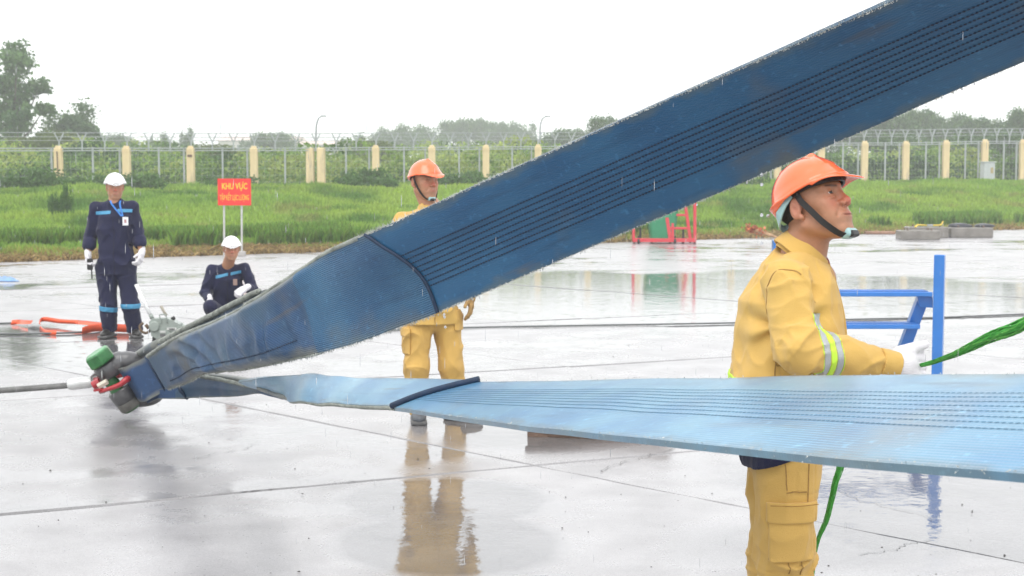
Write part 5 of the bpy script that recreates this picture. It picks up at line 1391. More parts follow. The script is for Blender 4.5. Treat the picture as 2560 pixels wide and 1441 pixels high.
M_ORANGE = mat("orange_shell", (.95, .15, .035), rough=.27, noise=.03, scale=10, coat=.7, coat_rough=.08, bump=.05, bscale=120)
M_WHITESH = mat("white_shell", (.82, .83, .84), rough=.25, noise=.02, scale=10, coat=.6)
M_GLOVE = mat("white_knit", (.78, .76, .79), rough=.9, noise=.05, scale=40, bump=.5, bscale=420)
M_STRAP = mat("black_webbing", (.018, .015, .014), rough=.6, noise=.2, scale=60)
M_TEAL = mat("pale_teal_plastic", (.34, .53, .53), rough=.35, noise=.05, coat=.3)
M_BLKP = mat("black_pad", (.012, .012, .012), rough=.4, noise=.2)
M_SHOE = mat("dark_boot", (.022, .02, .018), rough=.4, noise=.3, scale=20, coat=.4)
M_SOLE = mat("grey_sole", (.10, .10, .10), rough=.6)
M_EYEW = mat("eye_white", (.55, .50, .47), rough=.2, noise=.02)
M_IRIS = mat("dark_iris", (.02, .012, .008), rough=.1, noise=.02)
M_SILV = mat("silver_tape", (.42, .44, .45), rough=.35, noise=.06, scale=30, metal=.3, bump=.3, bscale=240)
M_LIME = mat("lime_tape", (.55, .85, .06), rough=.6, noise=.05, scale=30)
M_BLUET = mat("blue_tape", (.06, .28, .48), rough=.5, noise=.1, scale=30)
M_STITCH = mat("cloth_stitch", (.36, .19, .04), rough=.9, noise=.2, scale=50)

def seam_on(f, pts, w, mat_, name, parent, n=60, th=.0012, off=.0006):
    """a stitched line laid on the surface f=0 near the given points"""
    C = catmull(pts, n).astype(np.float32)
    def grad(P): return np.stack([(f(P+f32(e))-f(P-f32(e)))/.006 for e in np.eye(3)*.003], 1)
    for _ in range(7):
        d = f(C); g_ = grad(C); C = C - (np.clip(d, -.03, .03)/(np.linalg.norm(g_, axis=1)**2+1e-4))[:, None]*g_
    Nn = grad(C); Nn /= np.linalg.norm(Nn, axis=1, keepdims=True)+1e-6
    for k in range(3): C[1:-1] = (C[:-2]+2*C[1:-1]+C[2:])/4
    return ribbon(C+Nn*off, Nn, w, mat_, name, parent, n=n, th=th)
def ribbon(pts, nrm, w, mat_, name, parent, n=30, th=.0016):
    C = catmull(pts, n); Nn = catmull(nrm, n); T = np.gradient(C, axis=0); T /= np.linalg.norm(T, axis=1, keepdims=True)
    Nn = Nn/np.linalg.norm(Nn, axis=1, keepdims=True); W = np.cross(T, Nn); W /= np.linalg.norm(W, axis=1, keepdims=True)
    w = np.interp(np.linspace(0, 1, n), np.linspace(0, 1, len(w)), w)[:, None] if not np.isscalar(w) else w
    V = np.stack([C-W*w/2+Nn*th, C+W*w/2+Nn*th, C+W*w/2-Nn*th, C-W*w/2-Nn*th], 1).reshape(-1, 3); F = []
    for i in range(n-1):
        for q in range(4): F.append((i*4+q, i*4+(q+1) % 4, (i+1)*4+(q+1) % 4, (i+1)*4+q))
    F += [(3, 2, 1, 0), (n*4-4, n*4-3, n*4-2, n*4-1)]
    o = link(name, np_mesh(name, V, np.array(F)), mat_, parent); return auto_smooth(o, 40)
def head_parts(root, M, R, res, scale, squint, hat_mat, hat=True, strap=True, hair=True, tint=(.47, .235, .135), neck=None, extra=None, hat_label=None, strap_cup=M_TEAL):
    """head with neck (and whatever bare limbs EXTRA adds) as one skin mesh, hair, eyes, hat and straps"""
    M = np.array(M, float); Rf = f32(R)
    def loc(P): return ((P-f32(M)) @ Rf)/scale
    def W(p): return M + R @ (np.array(p, float)*scale)
    def f(P):
        Q = loc(P); d = head_field(Q, squint)*scale
        a, b, ra, rb = neck
        n1 = cone(P, W(a), b, ra, rb)
        d = smin(d, n1, .018)
        if extra is not None: d = np.minimum(d, extra(P))
        return d
    return f, loc, W
def build_hat(root, loc, W, M, scale, res, mat_, full=True):
    hf = lambda P: hat_field(loc(P), .0035 if full else .012)*scale
    r_ = .21*scale; c = W(HC); o = link("hard_hat", field_mesh("hard_hat", hf, c-r_, c+r_+np.array([.02, .0, 0]), res), mat_, root); return o
# ------------------------------------------------------------ the man in front, in mustard cloth
def frame_at(px, Y):
    p = at(px, 455, Y); o = np.array([p[0], Y, 0.0])
    return o, (lambda x, y, dy=0.0: at(x, y, Y+dy)-o)
def add_head(root, A_, M, R, scale, res, neck, squint, hatm, full, tint, hair=True, body_extra=None, blo=None, bhi=None, strap=True, cup=None):
    f, loc, W = head_parts(root, M, R, res, scale, squint, None, neck=neck, extra=body_extra)
    lo = blo if blo is not None else M-np.array([.17, .15, .24]); hi = bhi if bhi is not None else M+np.array([.19, .15, .17])
    me = field_mesh("body", f, lo, hi, res); V = verts_of(me)
    Q = loc(V); C = skin_tint(Q, tint); far_ = Q[:, 2] < -.16; C[far_] = np.array(tint)
    add_colors(me, "tint", C); link("body", me, M_SKIN, root)
    if full:
        for sy in (-1, 1):
            c = W((.0765, .033*sy, .017)); V = []; e = link("eye", field_mesh("eye", lambda P: ball(P, c, .0128*scale), c-.016, c+.016, .0015), M_EYEW, root)
            c2 = c + R @ np.array([.0042, .0, .0010])*scale
            link("iris", field_mesh("iris", lambda P: ball(P, c2, .0102*scale), c2-.012, c2+.012, .0012), M_IRIS, e)
    hr = lambda P: hair_field(loc(P))*scale
    link("hair", field_mesh("hair", hr, M-np.array([.15, .13, .12])*1.05, M+np.array([.15, .13, .16])*1.05, max(res, .003)), M_HAIR, root)
    hat = build_hat(root, loc, W, M, scale, res, hatm, full)
    if strap:
        for sy in (-1, 1):
            pts = [(.012, .086, .036), (.020, .087, .012), (.037, .080, -.022), (.054, .066, -.060), (.076, .042, -.098), (.088, .014, -.112)]
            nr = [(.0, 1, 0), (.1, 1, 0), (.3, 1, -.1), (.35, .9, -.3), (.3, .6, -.7), (.2, .2, -1)]
            ribbon([W((a, b*sy, c)) for a, b, c in pts], [R @ np.array((a, b*sy, c)) for a, b, c in nr], .017*scale if full else .014, M_STRAP, "chin_strap", hat)
        c = W((.086, 0, -.103)); cup_ = lambda P: rbox((P-f32(c)) @ f32(R), (0, 0, 0), (.019*scale, .027*scale, .0135*scale), .011*scale)
        link("chin_cup", field_mesh("chin_cup", cup_, c-.05, c+.05, .0022 if full else .004), cup or M_TEAL, hat)
        c3 = W((.097, 0, -.108)); pad = lambda P: rbox((P-f32(c3)) @ f32(R), (0, 0, 0), (.011*scale, .0215*scale, .0092*scale), .006*scale)
        link("chin_pad", field_mesh("chin_pad", pad, c3-.04, c3+.04, .002 if full else .004), M_BLKP, hat)
    if full:
        # cradle band round the nape and dark sweat band under the rim
        for sy in (-1, 1):
            ribbon([W((x, y*sy, z)) for x, y, z in ((-.005, .088, .040), (-.040, .086, .022), (-.072, .070, -.002), (-.096, .034, -.018), (-.102, 0, -.024))],
                   [R @ np.array((x, y*sy, 0.0)) for x, y in ((0, 1), (-.3, 1), (-.8, .8), (-1, .3), (-1, 0))], [.014, .026, .034, .026, .022], M_TEAL, "nape_band", hat, th=.002)
            ribbon([W((x, y*sy, z)) for x, y, z in ((-.02, .0865, .038), (.03, .084, .046), (.075, .066, .050), (.104, .030, .052), (.110, 0, .053))],
                   [R @ np.array((x, y*sy, 0.0)) for x, y in ((0, 1), (.3, 1), (.7, .7), (1, .3), (1, 0))], .014, M_BLKP, "sweat_band", hat, th=.003)
            p = W((.008, .0875*sy, .036)); auto_smooth(MB().box(p, (.016, .008, .014), R=R, bev=.003).build("strap_clip", M_BLKP, hat))
        p = W((-.112, -.05, .020)); auto_smooth(MB().box(p, (.012, .010, .010), R=R, bev=.003).build("rear_stud", M_ZINC, hat))
    return f, loc, W, hat

def main_man():
    Y0 = 4.25; o, A = frame_at(1975, Y0)
    root = empty("person", tuple(o), 0, "nearest man, in mustard work clothes and orange hard hat, looking up and holding green rope", "person")
    sc = 1.05; R = rotm(math.radians(21), math.radians(-40), math.radians(-3)); ear = A(1991, 523, -.078); M = ear - R @ (np.array((-.005, -.080, 0))*sc)
    nb = A(2003, 662, .0)
    sternum = A(2040, 700, 0)
    def extra(P): return smin(ell(P, (A(1990, 700)[0], 0, 1.33), (.09, .14, .07)), cone(P, nb, sternum, .066, .06), .03)
    add_head(root, A, M, R, sc, .0021, ((-.020, 0, -.045), nb, .061*1.0, .071), .75, M_ORANGE, True, (.42, .195, .105), body_extra=extra,
             blo=np.array([-.16, -.17, 1.29]), bhi=np.array([.26, .16, 1.69]))
    # torso of the jacket
    S = A(1966, 712, -.160); E = A(1992, 872, -.275); Wr = A(2236, 913, -.20)
    S2 = S*np.array([1, -1, 1]) + np.array([.040, -.01, -.012]); E2 = np.array([.03, .24, 1.10]); W2 = np.array([.10, .18, .87])
    prof = [(.765, -.028, 0, .146, .222), (.84, -.030, 0, .148, .222), (.93, -.020, 0, .155, .195), (1.05, -.008, 0, .164, .20), (1.146, -.002, 0, .164, .20), (1.277, .004, 0, .150, .19),
            (1.335, .016, 0, .124, .160), (1.38, .016, 0, .100, .120), (1.41, .020, 0, .072, .090), (1.43, .022, 0, .055, .065)]
    def torso(P):
        d = slices(P, prof)
        for sg, s_ in ((-1, S), (1, S2)): d = smin(d, cone(P, (.018, sg*.05, 1.390), (s_[0]+.005, s_[1]*.85, s_[2]+.010), .045, .058), .045)
        return d
    def sleeve(P, s, e, w):
        d = cone(P, s, e, .070, .064); d = smin(d, cone(P, e, e*.45+w*.55, .067, .054), .03)
        return smin(d, cone(P, e*.45+w*.55, w, .053, .037), .02)
    def cloth(P):
        n = .006*vnoise(P, 41, 7) + .0035*vnoise(P, 42, 17)
        return n.astype(np.float32) + crumple(P, 47, 10, .0075, RX) + crumple(P, 57, 21, .0035, RX.T)
    def jacket_outer(P):
        t = torso(P); a = sleeve(P, S, E, Wr); b = sleeve(P, S2, E2, W2)
        # long folds: from the armpit towards the back, at the elbow and above the cuff
        a = a + fold(P, S, E, .016, 12, 3, ends=(.98, .1), wid=.35) + fold(P, E, Wr, .016, 13, 5, ends=(.02, .62), wid=.24)
        ap = np.array([-.055, -.19, 1.22]); q = P-f32(ap); rr = length(q); th = np.arctan2(q[:, 2], q[:, 0])
        t = t + (.010*np.sin(th*7 + 2.0*vnoise(P, 44, 6))*np.exp(-(rr/.17)**2)).astype(np.float32)
        t = t + (.0065*np.sin(P[:, 2]*48 + P[:, 0]*14 + 3*vnoise(P, 46, 5))*np.clip((1.12-P[:, 2])/.18, 0, 1)*np.clip((P[:, 2]-.80)/.1, 0, 1)*.6).astype(np.float32)
        d = smin(t, a, .035); d = smin(d, b, .02)
        d = d + (.0022*np.exp(-((t-a)/.0022)**2)*(P[:, 1] < 0)).astype(np.float32)          # armhole seam
        d = d + (.0025*np.exp(-((P[:, 0]+.045+.10*(P[:, 2]-1.0))/.003)**2)*(P[:, 1] < -.1)*(P[:, 2] < 1.16)).astype(np.float32)
        d = d + (.0022*np.exp(-((P[:, 2]-1.012-.25*(P[:, 0]+.04))/.003)**2)*(P[:, 1] < -.1)*(P[:, 0] > -.045)).astype(np.float32)
        # yoke seam along the top of the shoulder
        d = d + (.0022*np.exp(-((P[:, 0]-.060-.18*(1.40-P[:, 2]))/.003)**2)*(P[:, 1] < -.02)*(P[:, 2] > 1.31)*(t < a)).astype(np.float32)
        # cuff seam
        ax = (Wr-E)/np.linalg.norm(Wr-E); s = (P-f32(Wr)) @ f32(ax)
        d = d + (.003*np.exp(-((s+.050)/.003)**2)*(t > a)).astype(np.float32)
        return d + cloth(P)
    axw = (Wr-E)/np.linalg.norm(Wr-E); ax2 = (W2-E2)/np.linalg.norm(W2-E2)
    def hemz(P): return .822 - .10*(P[:, 0]+.13) - .12*P[:, 1]
    def jacket(P):
        d = jacket_outer(P)
        d = smax(d, (hemz(P)-P[:, 2]).astype(np.float32), .006)
        d = smax(d, ((P-f32(Wr)) @ f32(axw)-.002), .004); d = smax(d, ((P-f32(W2)) @ f32(ax2)-.002), .004)
        # neck opening
        d = smax(d, -ell(P, (.048, 0, 1.47), (.075, .070, .085)), .006)
        # front opening below the collar, facing forward
        return d
    link("jacket", field_mesh("jacket", jacket, (-.24, -.40, .77), (.34, .36, 1.50), .0045), M_YEL, root)
    jk = root.children[-1]
    M_SEAM = mat("jacket_seam", (.34, .195, .055), rough=.9, noise=.2, scale=50)
    for pts in ([(1897,790),(1893,745),(1905,712),(1932,690),(1962,682),(1992,690),(2015,715),(2032,758)], [(1950,862),(1944,905),(1938,960),(1936,1020)], [(1944,914),(1975,925),(2010,930)]):
        seam_on(jacket_outer, [A(x, y, -.20) for x, y in pts], .0032, M_SEAM, "seam", jk)
    # collar
    n = np.array((.69, 0, .724)); e1 = np.array((.724, 0, -.69)); c = np.array((.056, 0, 1.432))
    def collar(P):
        q = P-f32(c); s = q @ f32(n); u = q @ f32(e1); y = q[:, 1]; r_ = np.sqrt((u/1.05)**2 + y**2); th = np.arctan2(y, u); fl = .072 + (.33+.14*np.cos(th))*np.clip(-s, -.02, .2)
        d = np.abs(r_-fl - .0025*vnoise(P, 51, 14)) - .0048
        top = s-.006-.006*np.cos(th); bot = -s-.052-.030*np.clip(np.cos(th), 0, 1)**3
        d = smax(d.astype(np.float32), top.astype(np.float32), .004); d = smax(d, bot.astype(np.float32), .003)
        gap = .016+.35*np.clip(-s-.0, 0, .1) - np.abs(y); return smax(d, np.where(u > 0, gap, -.05).astype(np.float32), .003)
    link("collar", field_mesh("collar", collar, (-.13, -.18, 1.30), (.21, .18, 1.53), .0026), M_YEL, jk)
    def stand_(P):
        q = P-f32(c); s = q @ f32(n); u = q @ f32(e1); r_ = np.sqrt((u/1.05)**2+q[:, 1]**2); d = np.abs(r_-.069)-.003
        return smax(smax(d, (s-.004).astype(np.float32), .003), (-s-.06).astype(np.float32), .003)
    link("collar_stand", field_mesh("collar_stand", stand_, (-.13, -.18, 1.30), (.21, .18, 1.53), .003), M_YEL, jk)
    # front placket, standing away from the chest, and the dark red shirt inside
    pts = [A(2062, 662, -.035), A(2078, 702, -.045), A(2095, 762, -.055), A(2105, 822, -.055), A(2106, 880, -.05), A(2100, 960, -.04), A(2085, 1060, -.03), A(2064, 1158, -.02)]
    ribbon(pts, [(.5, -.85, 0)]*8, .030, M_YEL, "placket", jk, n=50, th=.004)
    pts2 = [p + np.array([.010, .07, .0]) for p in pts]
    ribbon(pts2, [(.8, .2, 0)]*8, .045, M_YEL, "placket", jk, n=50, th=.004)
    ch = ell; link("undershirt", field_mesh("undershirt", lambda P: smin(ell(P, A(2058, 672, .0), (.022, .030, .040)), ell(P, A(2066, 664, -.022), (.010, .012, .012)), .006)+.002*vnoise(P, 3, 40), (.04, -.09, 1.28), (.16, .09, 1.46), .003), mat("dark_red_cloth", (.22, .008, .02), rough=.8, noise=.2), jk)
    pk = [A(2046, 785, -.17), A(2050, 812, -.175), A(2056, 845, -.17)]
    ribbon(pk, [(.35, -.9, 0)]*3, .008, mat("pocket_shadow_strip", (.20, .10, .03), rough=.8), "pocket_slit", jk, n=14, th=.002)  # dark strip painted as the shadow inside the pocket opening
    # reflective bands on the sleeve
    for k, (s0, w_, m_, nm) in enumerate(((.064, .020, M_SILV, "silver_band"), (.084, .018, M_LIME, "lime_band"), (.104, .020, M_SILV, "silver_band"), (.0522, .0035, M_LIME, "lime_band"), (.1160, .0035, M_LIME, "lime_band"))):
        tilt = np.array([.30, 0, .10]); nrm = axw + np.array([.16, 0, .30]); nrm /= np.linalg.norm(nrm)
        def band(P, s0=s0, w_=w_, nrm=nrm):
            s = (P-f32(E)) @ f32(nrm); d = jacket_outer(P)-.0030; a = sleeve(P, S, E, Wr)
            d = smax(d, (np.abs(s-s0)-w_/2).astype(np.float32), .001); return np.maximum(d, np.maximum(a-.03, np.maximum(P[:, 1]+.13, .935-P[:, 2]+.1*0)))
        lo = E + axw*s0 - .11; hi = E + axw*s0 + .11
        link(nm, field_mesh(nm, band, lo, hi, .0033), m_, jk)
    cf = lambda P: np.maximum(np.maximum(cone(P, Wr-axw*.058, Wr+axw*.004, .0425, .0405), -((P-f32(Wr)) @ f32(axw)+.052)), ((P-f32(Wr)) @ f32(axw)-.006)) + .0012*vnoise(P, 9, 60)
    link("cuff", field_mesh("cuff", cf, Wr-.11, Wr+.08, .003), M_YEL, jk)
    # waist tape just above the lower sling
    def wt(P):
        d = jacket_outer(P)-.003; a = sleeve(P, S, E, Wr); d = smax(d, (np.abs(P[:, 2]-1.043)-.010).astype(np.float32), .001); return np.maximum(d, np.maximum(-(a-.004), P[:, 0]-.03))
    link("lime_band", field_mesh("lime_band", wt, (-.24, -.26, 1.02), (.06, .26, 1.07), .0035), M_LIME, jk)
    # trousers
    legs = []
    for sy in (-1, 1):
        legs.append(((-.012, sy*.085, .80), (-.014+.006*sy, sy*.098, .50), (-.030-.02*sy, sy*.105, .09)))
    def leg(P, q):
        h, k, a = (f32(v) for v in q)
        d = smin(cone(P, h, k, .103, .082), cone(P, k, a, .084, .070), .03)
        d = d + fold(P, k+(k-a)*.15, k-(k-a)*.25, .012, 11, int(50+q[0][1]*100), ends=(.3, .8), wid=.5) + fold(P, h, k, .006, 7, 71, ends=(0, .95), wid=.3) + fold(P, k, a, .011, 13, 75, ends=(.0, .95,), wid=.35)
        return d
    def trousers(P, pockets=True):
        d = smin(leg(P, legs[0]), leg(P, legs[1]), .012)
        d = smin(d, ell(P, (-.012, 0, .84), (.112, .165, .12)), .03)
        g = lambda z0, s=.003: np.exp(-((P[:, 2]-z0)/s)**2)
        d = d + (.003*g(.512+.02*np.sin(P[:, 0]*20))*1.0).astype(np.float32)
        d = d + (.0022*np.exp(-((P[:, 0]-.055)/.003)**2)*(P[:, 1] < -.12)*(P[:, 2] > .50)).astype(np.float32)
        d = d + (.0022*g(.722, .003)*(P[:, 0] > -.01)*(P[:, 1] < -.1)).astype(np.float32)
        d = d + (.0022*np.exp(-((P[:, 0]+.005)/.003)**2)*(P[:, 1] < -.12)*(P[:, 2] > .722)).astype(np.float32)
        d = d + (.005*vnoise(P, 63, 8)+.003*vnoise(P, 64, 19)).astype(np.float32)
        d = d + crumple(P, 67, 9, .0085, RX, (1, 1, .6)) + crumple(P, 68, 19, .0035)
        return smax(smax(d, (P[:, 2]-.90).astype(np.float32), .01), (.075-P[:, 2]).astype(np.float32), .006)
    link("trousers", field_mesh("trousers", trousers, (-.20, -.26, .05), (.18, .26, .93), .0048), M_YEL2, root); tr = root.children[-1]
    # navy shirt tail under the jacket
    sp = [(.735, -.026, 0, .118, .215), (.78, -.030, 0, .128, .218), (.87, -.034, 0, .128, .19)]
    def tail(P):
        d = trousers(P, False) - .011 + .004*vnoise(P, 61, 11); return smax(d, (.768+.38*(P[:, 0]+.13) - .08*P[:, 1] - P[:, 2]).astype(np.float32), .004)
    link("shirt_tail", field_mesh("shirt_tail", tail, (-.2, -.26, .73), (.16, .26, .89), .0042), M_NAVY, root)
    def pocket(P, x0, x1, z0, z1, off):
        d = trousers(P)-off; cx, cz = (x0+x1)/2, (z0+z1)/2
        b = np.maximum(np.abs(P[:, 0]-cx)-(x1-x0)/2, np.abs(P[:, 2]-cz-.03*(P[:, 0]-cx))-(z1-z0)/2).astype(np.float32)
        return np.maximum(smax(d, b, .004), P[:, 1]+.10)
    link("cargo_pocket", field_mesh("cargo_pocket", lambda P: pocket(P, -.080, .056, .528, .665, .010), (-.14, -.26, .50), (.12, -.06, .70), .0036), M_YEL2, tr)
    link("pocket_flap", field_mesh("pocket_flap", lambda P: pocket(P, -.086, .062, .640, .700, .0165), (-.14, -.26, .60), (.12, -.06, .73), .0036), M_YEL2, tr)
    for pts in ([(1963,1165),(1966,1200),(1968,1232)], [(2036,1165),(2034,1240),(2026,1320),(2020,1400),(2014,1440)], [(1905,1392),(1940,1398),(1975,1402),(2015,1402)], [(1966,1238),(2000,1237),(2028,1236)], [(1975,1405),(1974,1440)]):
        seam_on(lambda P: trousers(P), [A(x, y, -.2) for x, y in pts], .0032, MATS["jacket_seam"], "seam", tr)
    ribbon([(-.082, -.2015, .6965), (-.01, -.217, .6985), (.058, -.198, .7005)], [(0, -1, 0)]*3, .002, M_STITCH, "flap_stitching", tr, n=20)
    for sy in (-1, 1):
        x, y = legs[(sy+1)//2][2][:2]
        f = lambda P, x=x, y=y: np.maximum(smin(ell(P, (x+.07, y, .045), (.125, .048, .050)), ell(P, (x-.005, y, .08), (.060, .046, .08)), .02), .012-P[:, 2])
        b = link("boot", field_mesh("boot", f, (x-.1, y-.08, 0), (x+.22, y+.08, .17), .006), M_SHOE, root)
        link("sole", field_mesh("sole", lambda P, x=x, y=y: rbox(P, (x+.065, y, .014), (.130, .048, .0135), .012), (x-.1, y-.08, -.01), (x+.22, y+.08, .04), .006), M_SOLE, b)
    # gloves
    gw = Wr + axw*.004; kn = A(2287, 907, -.185); gl = lambda P: np.minimum(glove_field(P, gw, kn, (.05, 1, -.25), curl=1.15, r=.0130, scale=1.14, thumb=(.92, .15, .28)), 9)
    def g1(P):
        d = gl(P); cf = cone(P, Wr-axw*.012, Wr+axw*.028, .034, .031) + .0012*np.sin(np.arctan2(P[:, 1]-Wr[1], P[:, 2]-Wr[2])*26).astype(np.float32); return smin(d, cf, .012)
    link("glove", field_mesh("glove", g1, gw-.075, kn+.105, .0021), M_GLOVE, root)
    k2 = W2 + ax2*.085
    link("glove", field_mesh("glove", lambda P: smin(glove_field(P, W2, k2, (-.3, -1, 0), curl=1.0, right=False), cone(P, W2-ax2*.02, W2+ax2*.02, .036, .033), .01), W2-.12, k2+.12, .004), M_GLOVE, root)
    return root, A, kn, k2, o
MR = main_man()

# green rope held in his glove and the loose end hanging below the sling
def green_rope():
    root_, A, kn, k2, o = MR
    m = mat("green_rope", (.05, .34, .045), rough=.75, noise=.25, scale=50, bump=.4, bscale=200)
    nt = m.node_tree
    def rope(pts, rad, label, seed):
        C = catmull([at(*p) for p in pts], 90); r = np.interp(np.linspace(0, 1, 90), np.linspace(0, 1, len(rad)), rad); o0 = C[0].copy()
        root = empty("rope", tuple(o0), 0, label, "rope", None)
        rg = np.random.default_rng(seed); T = np.gradient(C, axis=0); T /= np.linalg.norm(T, axis=1, keepdims=True)
        u = np.cross(T, (0, 1, 0)); u /= np.linalg.norm(u, axis=1, keepdims=True); w = np.cross(T, u)
        MB().tube(C-o0, r*.82, 12, flat=.7).build("core", m, root, True)
        n = 14
        for k in range(n):           # plaited strands lying along the rope
            t = np.linspace(0, 1, 90); a = 2*math.pi*k/n + (2.2 if k % 2 else -2.2)*t*3 + .15*np.sin(t*30+k)
            rr = r*(.88+.03*np.sin(t*160+k*2))
            P = C-o0 + (np.cos(a)*rr)[:, None]*u + (np.sin(a)*rr*.75)[:, None]*w
            MB().tube(P, r*.13, 5, cap=False).build("strand", m if k % 3 else mat_light, root, True)
        return root
    global mat_light
    mat_light = mat("green_rope_worn", (.12, .46, .08), rough=.8, noise=.35, scale=60, bump=.6, bscale=200)
    rope([(2296, 915, 4.07), (2322, 909, 4.02), (2352, 899, 3.95), (2390, 885, 3.86), (2430, 866, 3.78), (2480, 842, 3.68), (2530, 824, 3.6), (2600, 792, 3.5), (2720, 740, 3.35), (2900, 660, 3.15)],
         [.006, .0072, .008, .010, .0135, .0165, .0175, .018, .018, .018], "green braided rope rising from the nearest man's gloved hand to the right edge", 1)
    p0 = o + k2
    rope([(2086, 1085, 4.43), (2096, 1120, 4.43), (2102, 1160, 4.42), (2089, 1205, 4.42), (2079, 1250, 4.43), (2066, 1300, 4.45), (2047, 1345, 4.47), (2038, 1385, 4.5), (2030, 1450, 4.5), (2010, 1600, 4.5), (1990, 1690, 4.5)],
         [.009, .011, .0125, .0105, .0095, .009, .007, .0055, .006, .007, .007], "loose end of green rope hanging beside the nearest man's leg", 2)
green_rope()
# ------------------------------------------------------------ the three men further off
def worker(px, Y, label, J, yaw, head, hatm, jm, tm, res=.006, tilt=0.0, sleeves='long', glovem=M_GLOVE, chin=True, cutw=True, ps=1.0, gs=1.0, thigh=(.100, .080), shin=(.080, .066), sr=(.068, .058, .040)):
    o, A = frame_at(px, Y); root = empty("person", tuple(o), 0, label, "person")
    J = {k: A(*v) for k, v in J.items()}
    RB = rotm(-tilt, yaw)                                   # body: forward, left, up
    pel = J['pelvis']
    pf = [(z*ps, x, y, a*gs, b*gs) for z, x, y, a, b in [(-.16, .0, 0, .128, .188), (.0, .0, 0, .126, .178), (.15, .0, 0, .122, .168), (.35, .0, 0, .132, .185), (.48, .0, 0, .128, .180), (.555, -.01, 0, .098, .140), (.61, -.01, 0, .074, .092), (.665, -.01, 0, .058, .062)]]
    def bl(P): return (P-f32(pel)) @ f32(RB)
    def torso(P): return slices(bl(P), pf)
    arms = [('shR', 'elR', 'wrR'), ('shL', 'elL', 'wrL')]
    R = rotm(math.radians(head.get('pitch', 0)), math.radians(head['yaw']), math.radians(head.get('roll', 0))); s_ = head.get('scale', 1.05)
    M = A(*head['nose']) - R @ (np.array((.122, 0, -.012))*s_)
    nb = pel + RB @ np.array([-.005, 0, pf[-2][0]])
    cut = .45 if sleeves == 'rolled' else 1.0
    def limbs(P):
        d = cone(P, nb, pel + RB @ np.array([0, 0, .1]), .06, .09)
        for a, b, c in arms: d = smin(d, cone(P, J[a], J[b], .045, .038), .02); d = smin(d, cone(P, J[b], J[c], .040, .029), .01)
        for a, b, c in (('hiR', 'knR', 'anR'), ('hiL', 'knL', 'anL')): d = smin(d, cone(P, J[a], J[b], .07, .05), .03); d = smin(d, cone(P, J[b], J[c], .05, .035), .02)
        return d
    allp = np.array(list(J.values())+[M]); lo = allp.min(0)-.16; hi = allp.max(0)+.17; lo[2] = max(lo[2], -.0)
    add_head(root, A, M, R, s_, res*.62 if res < .006 else res, ((-.018, 0, -.045), nb, .060, .068), .6, hatm, False, (.47, .235, .135), body_extra=limbs, blo=lo, bhi=hi, strap=chin, cup=head.get('cup'))
    fk = lambda P: (.006*vnoise(P, 81, 8)).astype(np.float32) + crumple(P, 85, 9, .009, RX) + crumple(P, 95, 19, .004)
    def arm(P, a, b, c, sd):
        a, b, c = J[a], J[b], J[c]; e = b + (c-b)*cut
        d = smin(cone(P, a, b, sr[0], sr[1]), cone(P, b, e, sr[1], sr[2] if cut == 1 else sr[1]*.93), .02)
        return d + fold(P, a, b, .009, 12, sd, ends=(.9,), wid=.35) + fold(P, b, c, .008, 14, sd+3, ends=(.1, .9), wid=.3)
    def jk(P):
        t = torso(P); q = bl(P)
        t = t + (.009*np.sin(q[:, 2]*42+q[:, 1]*9+3*vnoise(P, 84, 5))*np.clip((.22-q[:, 2])/.2, 0, 1)*.7).astype(np.float32)
        d = t
        for k, (a, b, c) in enumerate(arms):
            d = smin(d, cone(P, nb-f32(RB[:, 2]*.025), J[a]*.95+nb*.05+f32(RB[:, 2]*.006), .062, .064), .04)
            ar = arm(P, a, b, c, 90+k*7); d = smin(d, ar, .035)
        d = d + (.003*np.exp(-(q[:, 1]/.003)**2)*(q[:, 0] > 0)).astype(np.float32)
        return d + fk(P)
    def jacket(P):
        d = jk(P); q = bl(P); d = smax(d, (-.13-q[:, 2]).astype(np.float32), .006)
        d = smax(d, -ell(q, (.035, 0, pf[-1][0]+.01), (.06, .055, .07)), .006)
        for a, b, c in arms:
            e = J[b]+(J[c]-J[b])*cut; n = (J[c]-J[b]); n = n/np.linalg.norm(n); near = length(P-f32(e))-.12
            d = np.where(near < 0, smax(d, ((P-f32(e)) @ f32(n)).astype(np.float32), .004), d)
        return d
    ja = link("jacket", field_mesh("jacket", jacket, lo, hi, res), jm, root)
    fc = [pel + RB @ np.array([.16, 0, z]) for z in (-.12, .1, .3, .47)]
    seam_on(lambda P: jk(P), fc, .006, MATS["placket_edge"] if "placket_edge" in MATS and jm is M_NAVY else (mat("placket_edge", (.004, .005, .02), rough=.8) if jm is M_NAVY else MATS["jacket_seam"]), "placket", ja, n=40)
    # open collar
    cc = pel + RB @ np.array([.02, 0, pf[-1][0]-.035]); nn = RB @ np.array([.45, 0, .89]); ee = RB @ np.array([.89, 0, -.45]); ll = RB @ np.array([0, 1, 0])
    def collar(P):
        q = P-f32(cc); s = q @ f32(nn); u = q @ f32(ee); y = q @ f32(ll); r_ = np.sqrt(u*u+y*y); th = np.arctan2(y, u)
        d = np.abs(r_-.074-.5*np.clip(-s, -.02, .1))-.006; d = smax(d.astype(np.float32), (s-.012).astype(np.float32), .004); d = smax(d, (-s-.040-.03*np.clip(np.cos(th), 0, 1)**2).astype(np.float32), .004)
        return smax(d, np.where(u > 0, .022+.5*np.clip(-s, 0, .1)-np.abs(y), -.05).astype(np.float32), .003)
    link("collar", field_mesh("collar", collar, cc-.15, cc+.15, .0042), jm, ja)
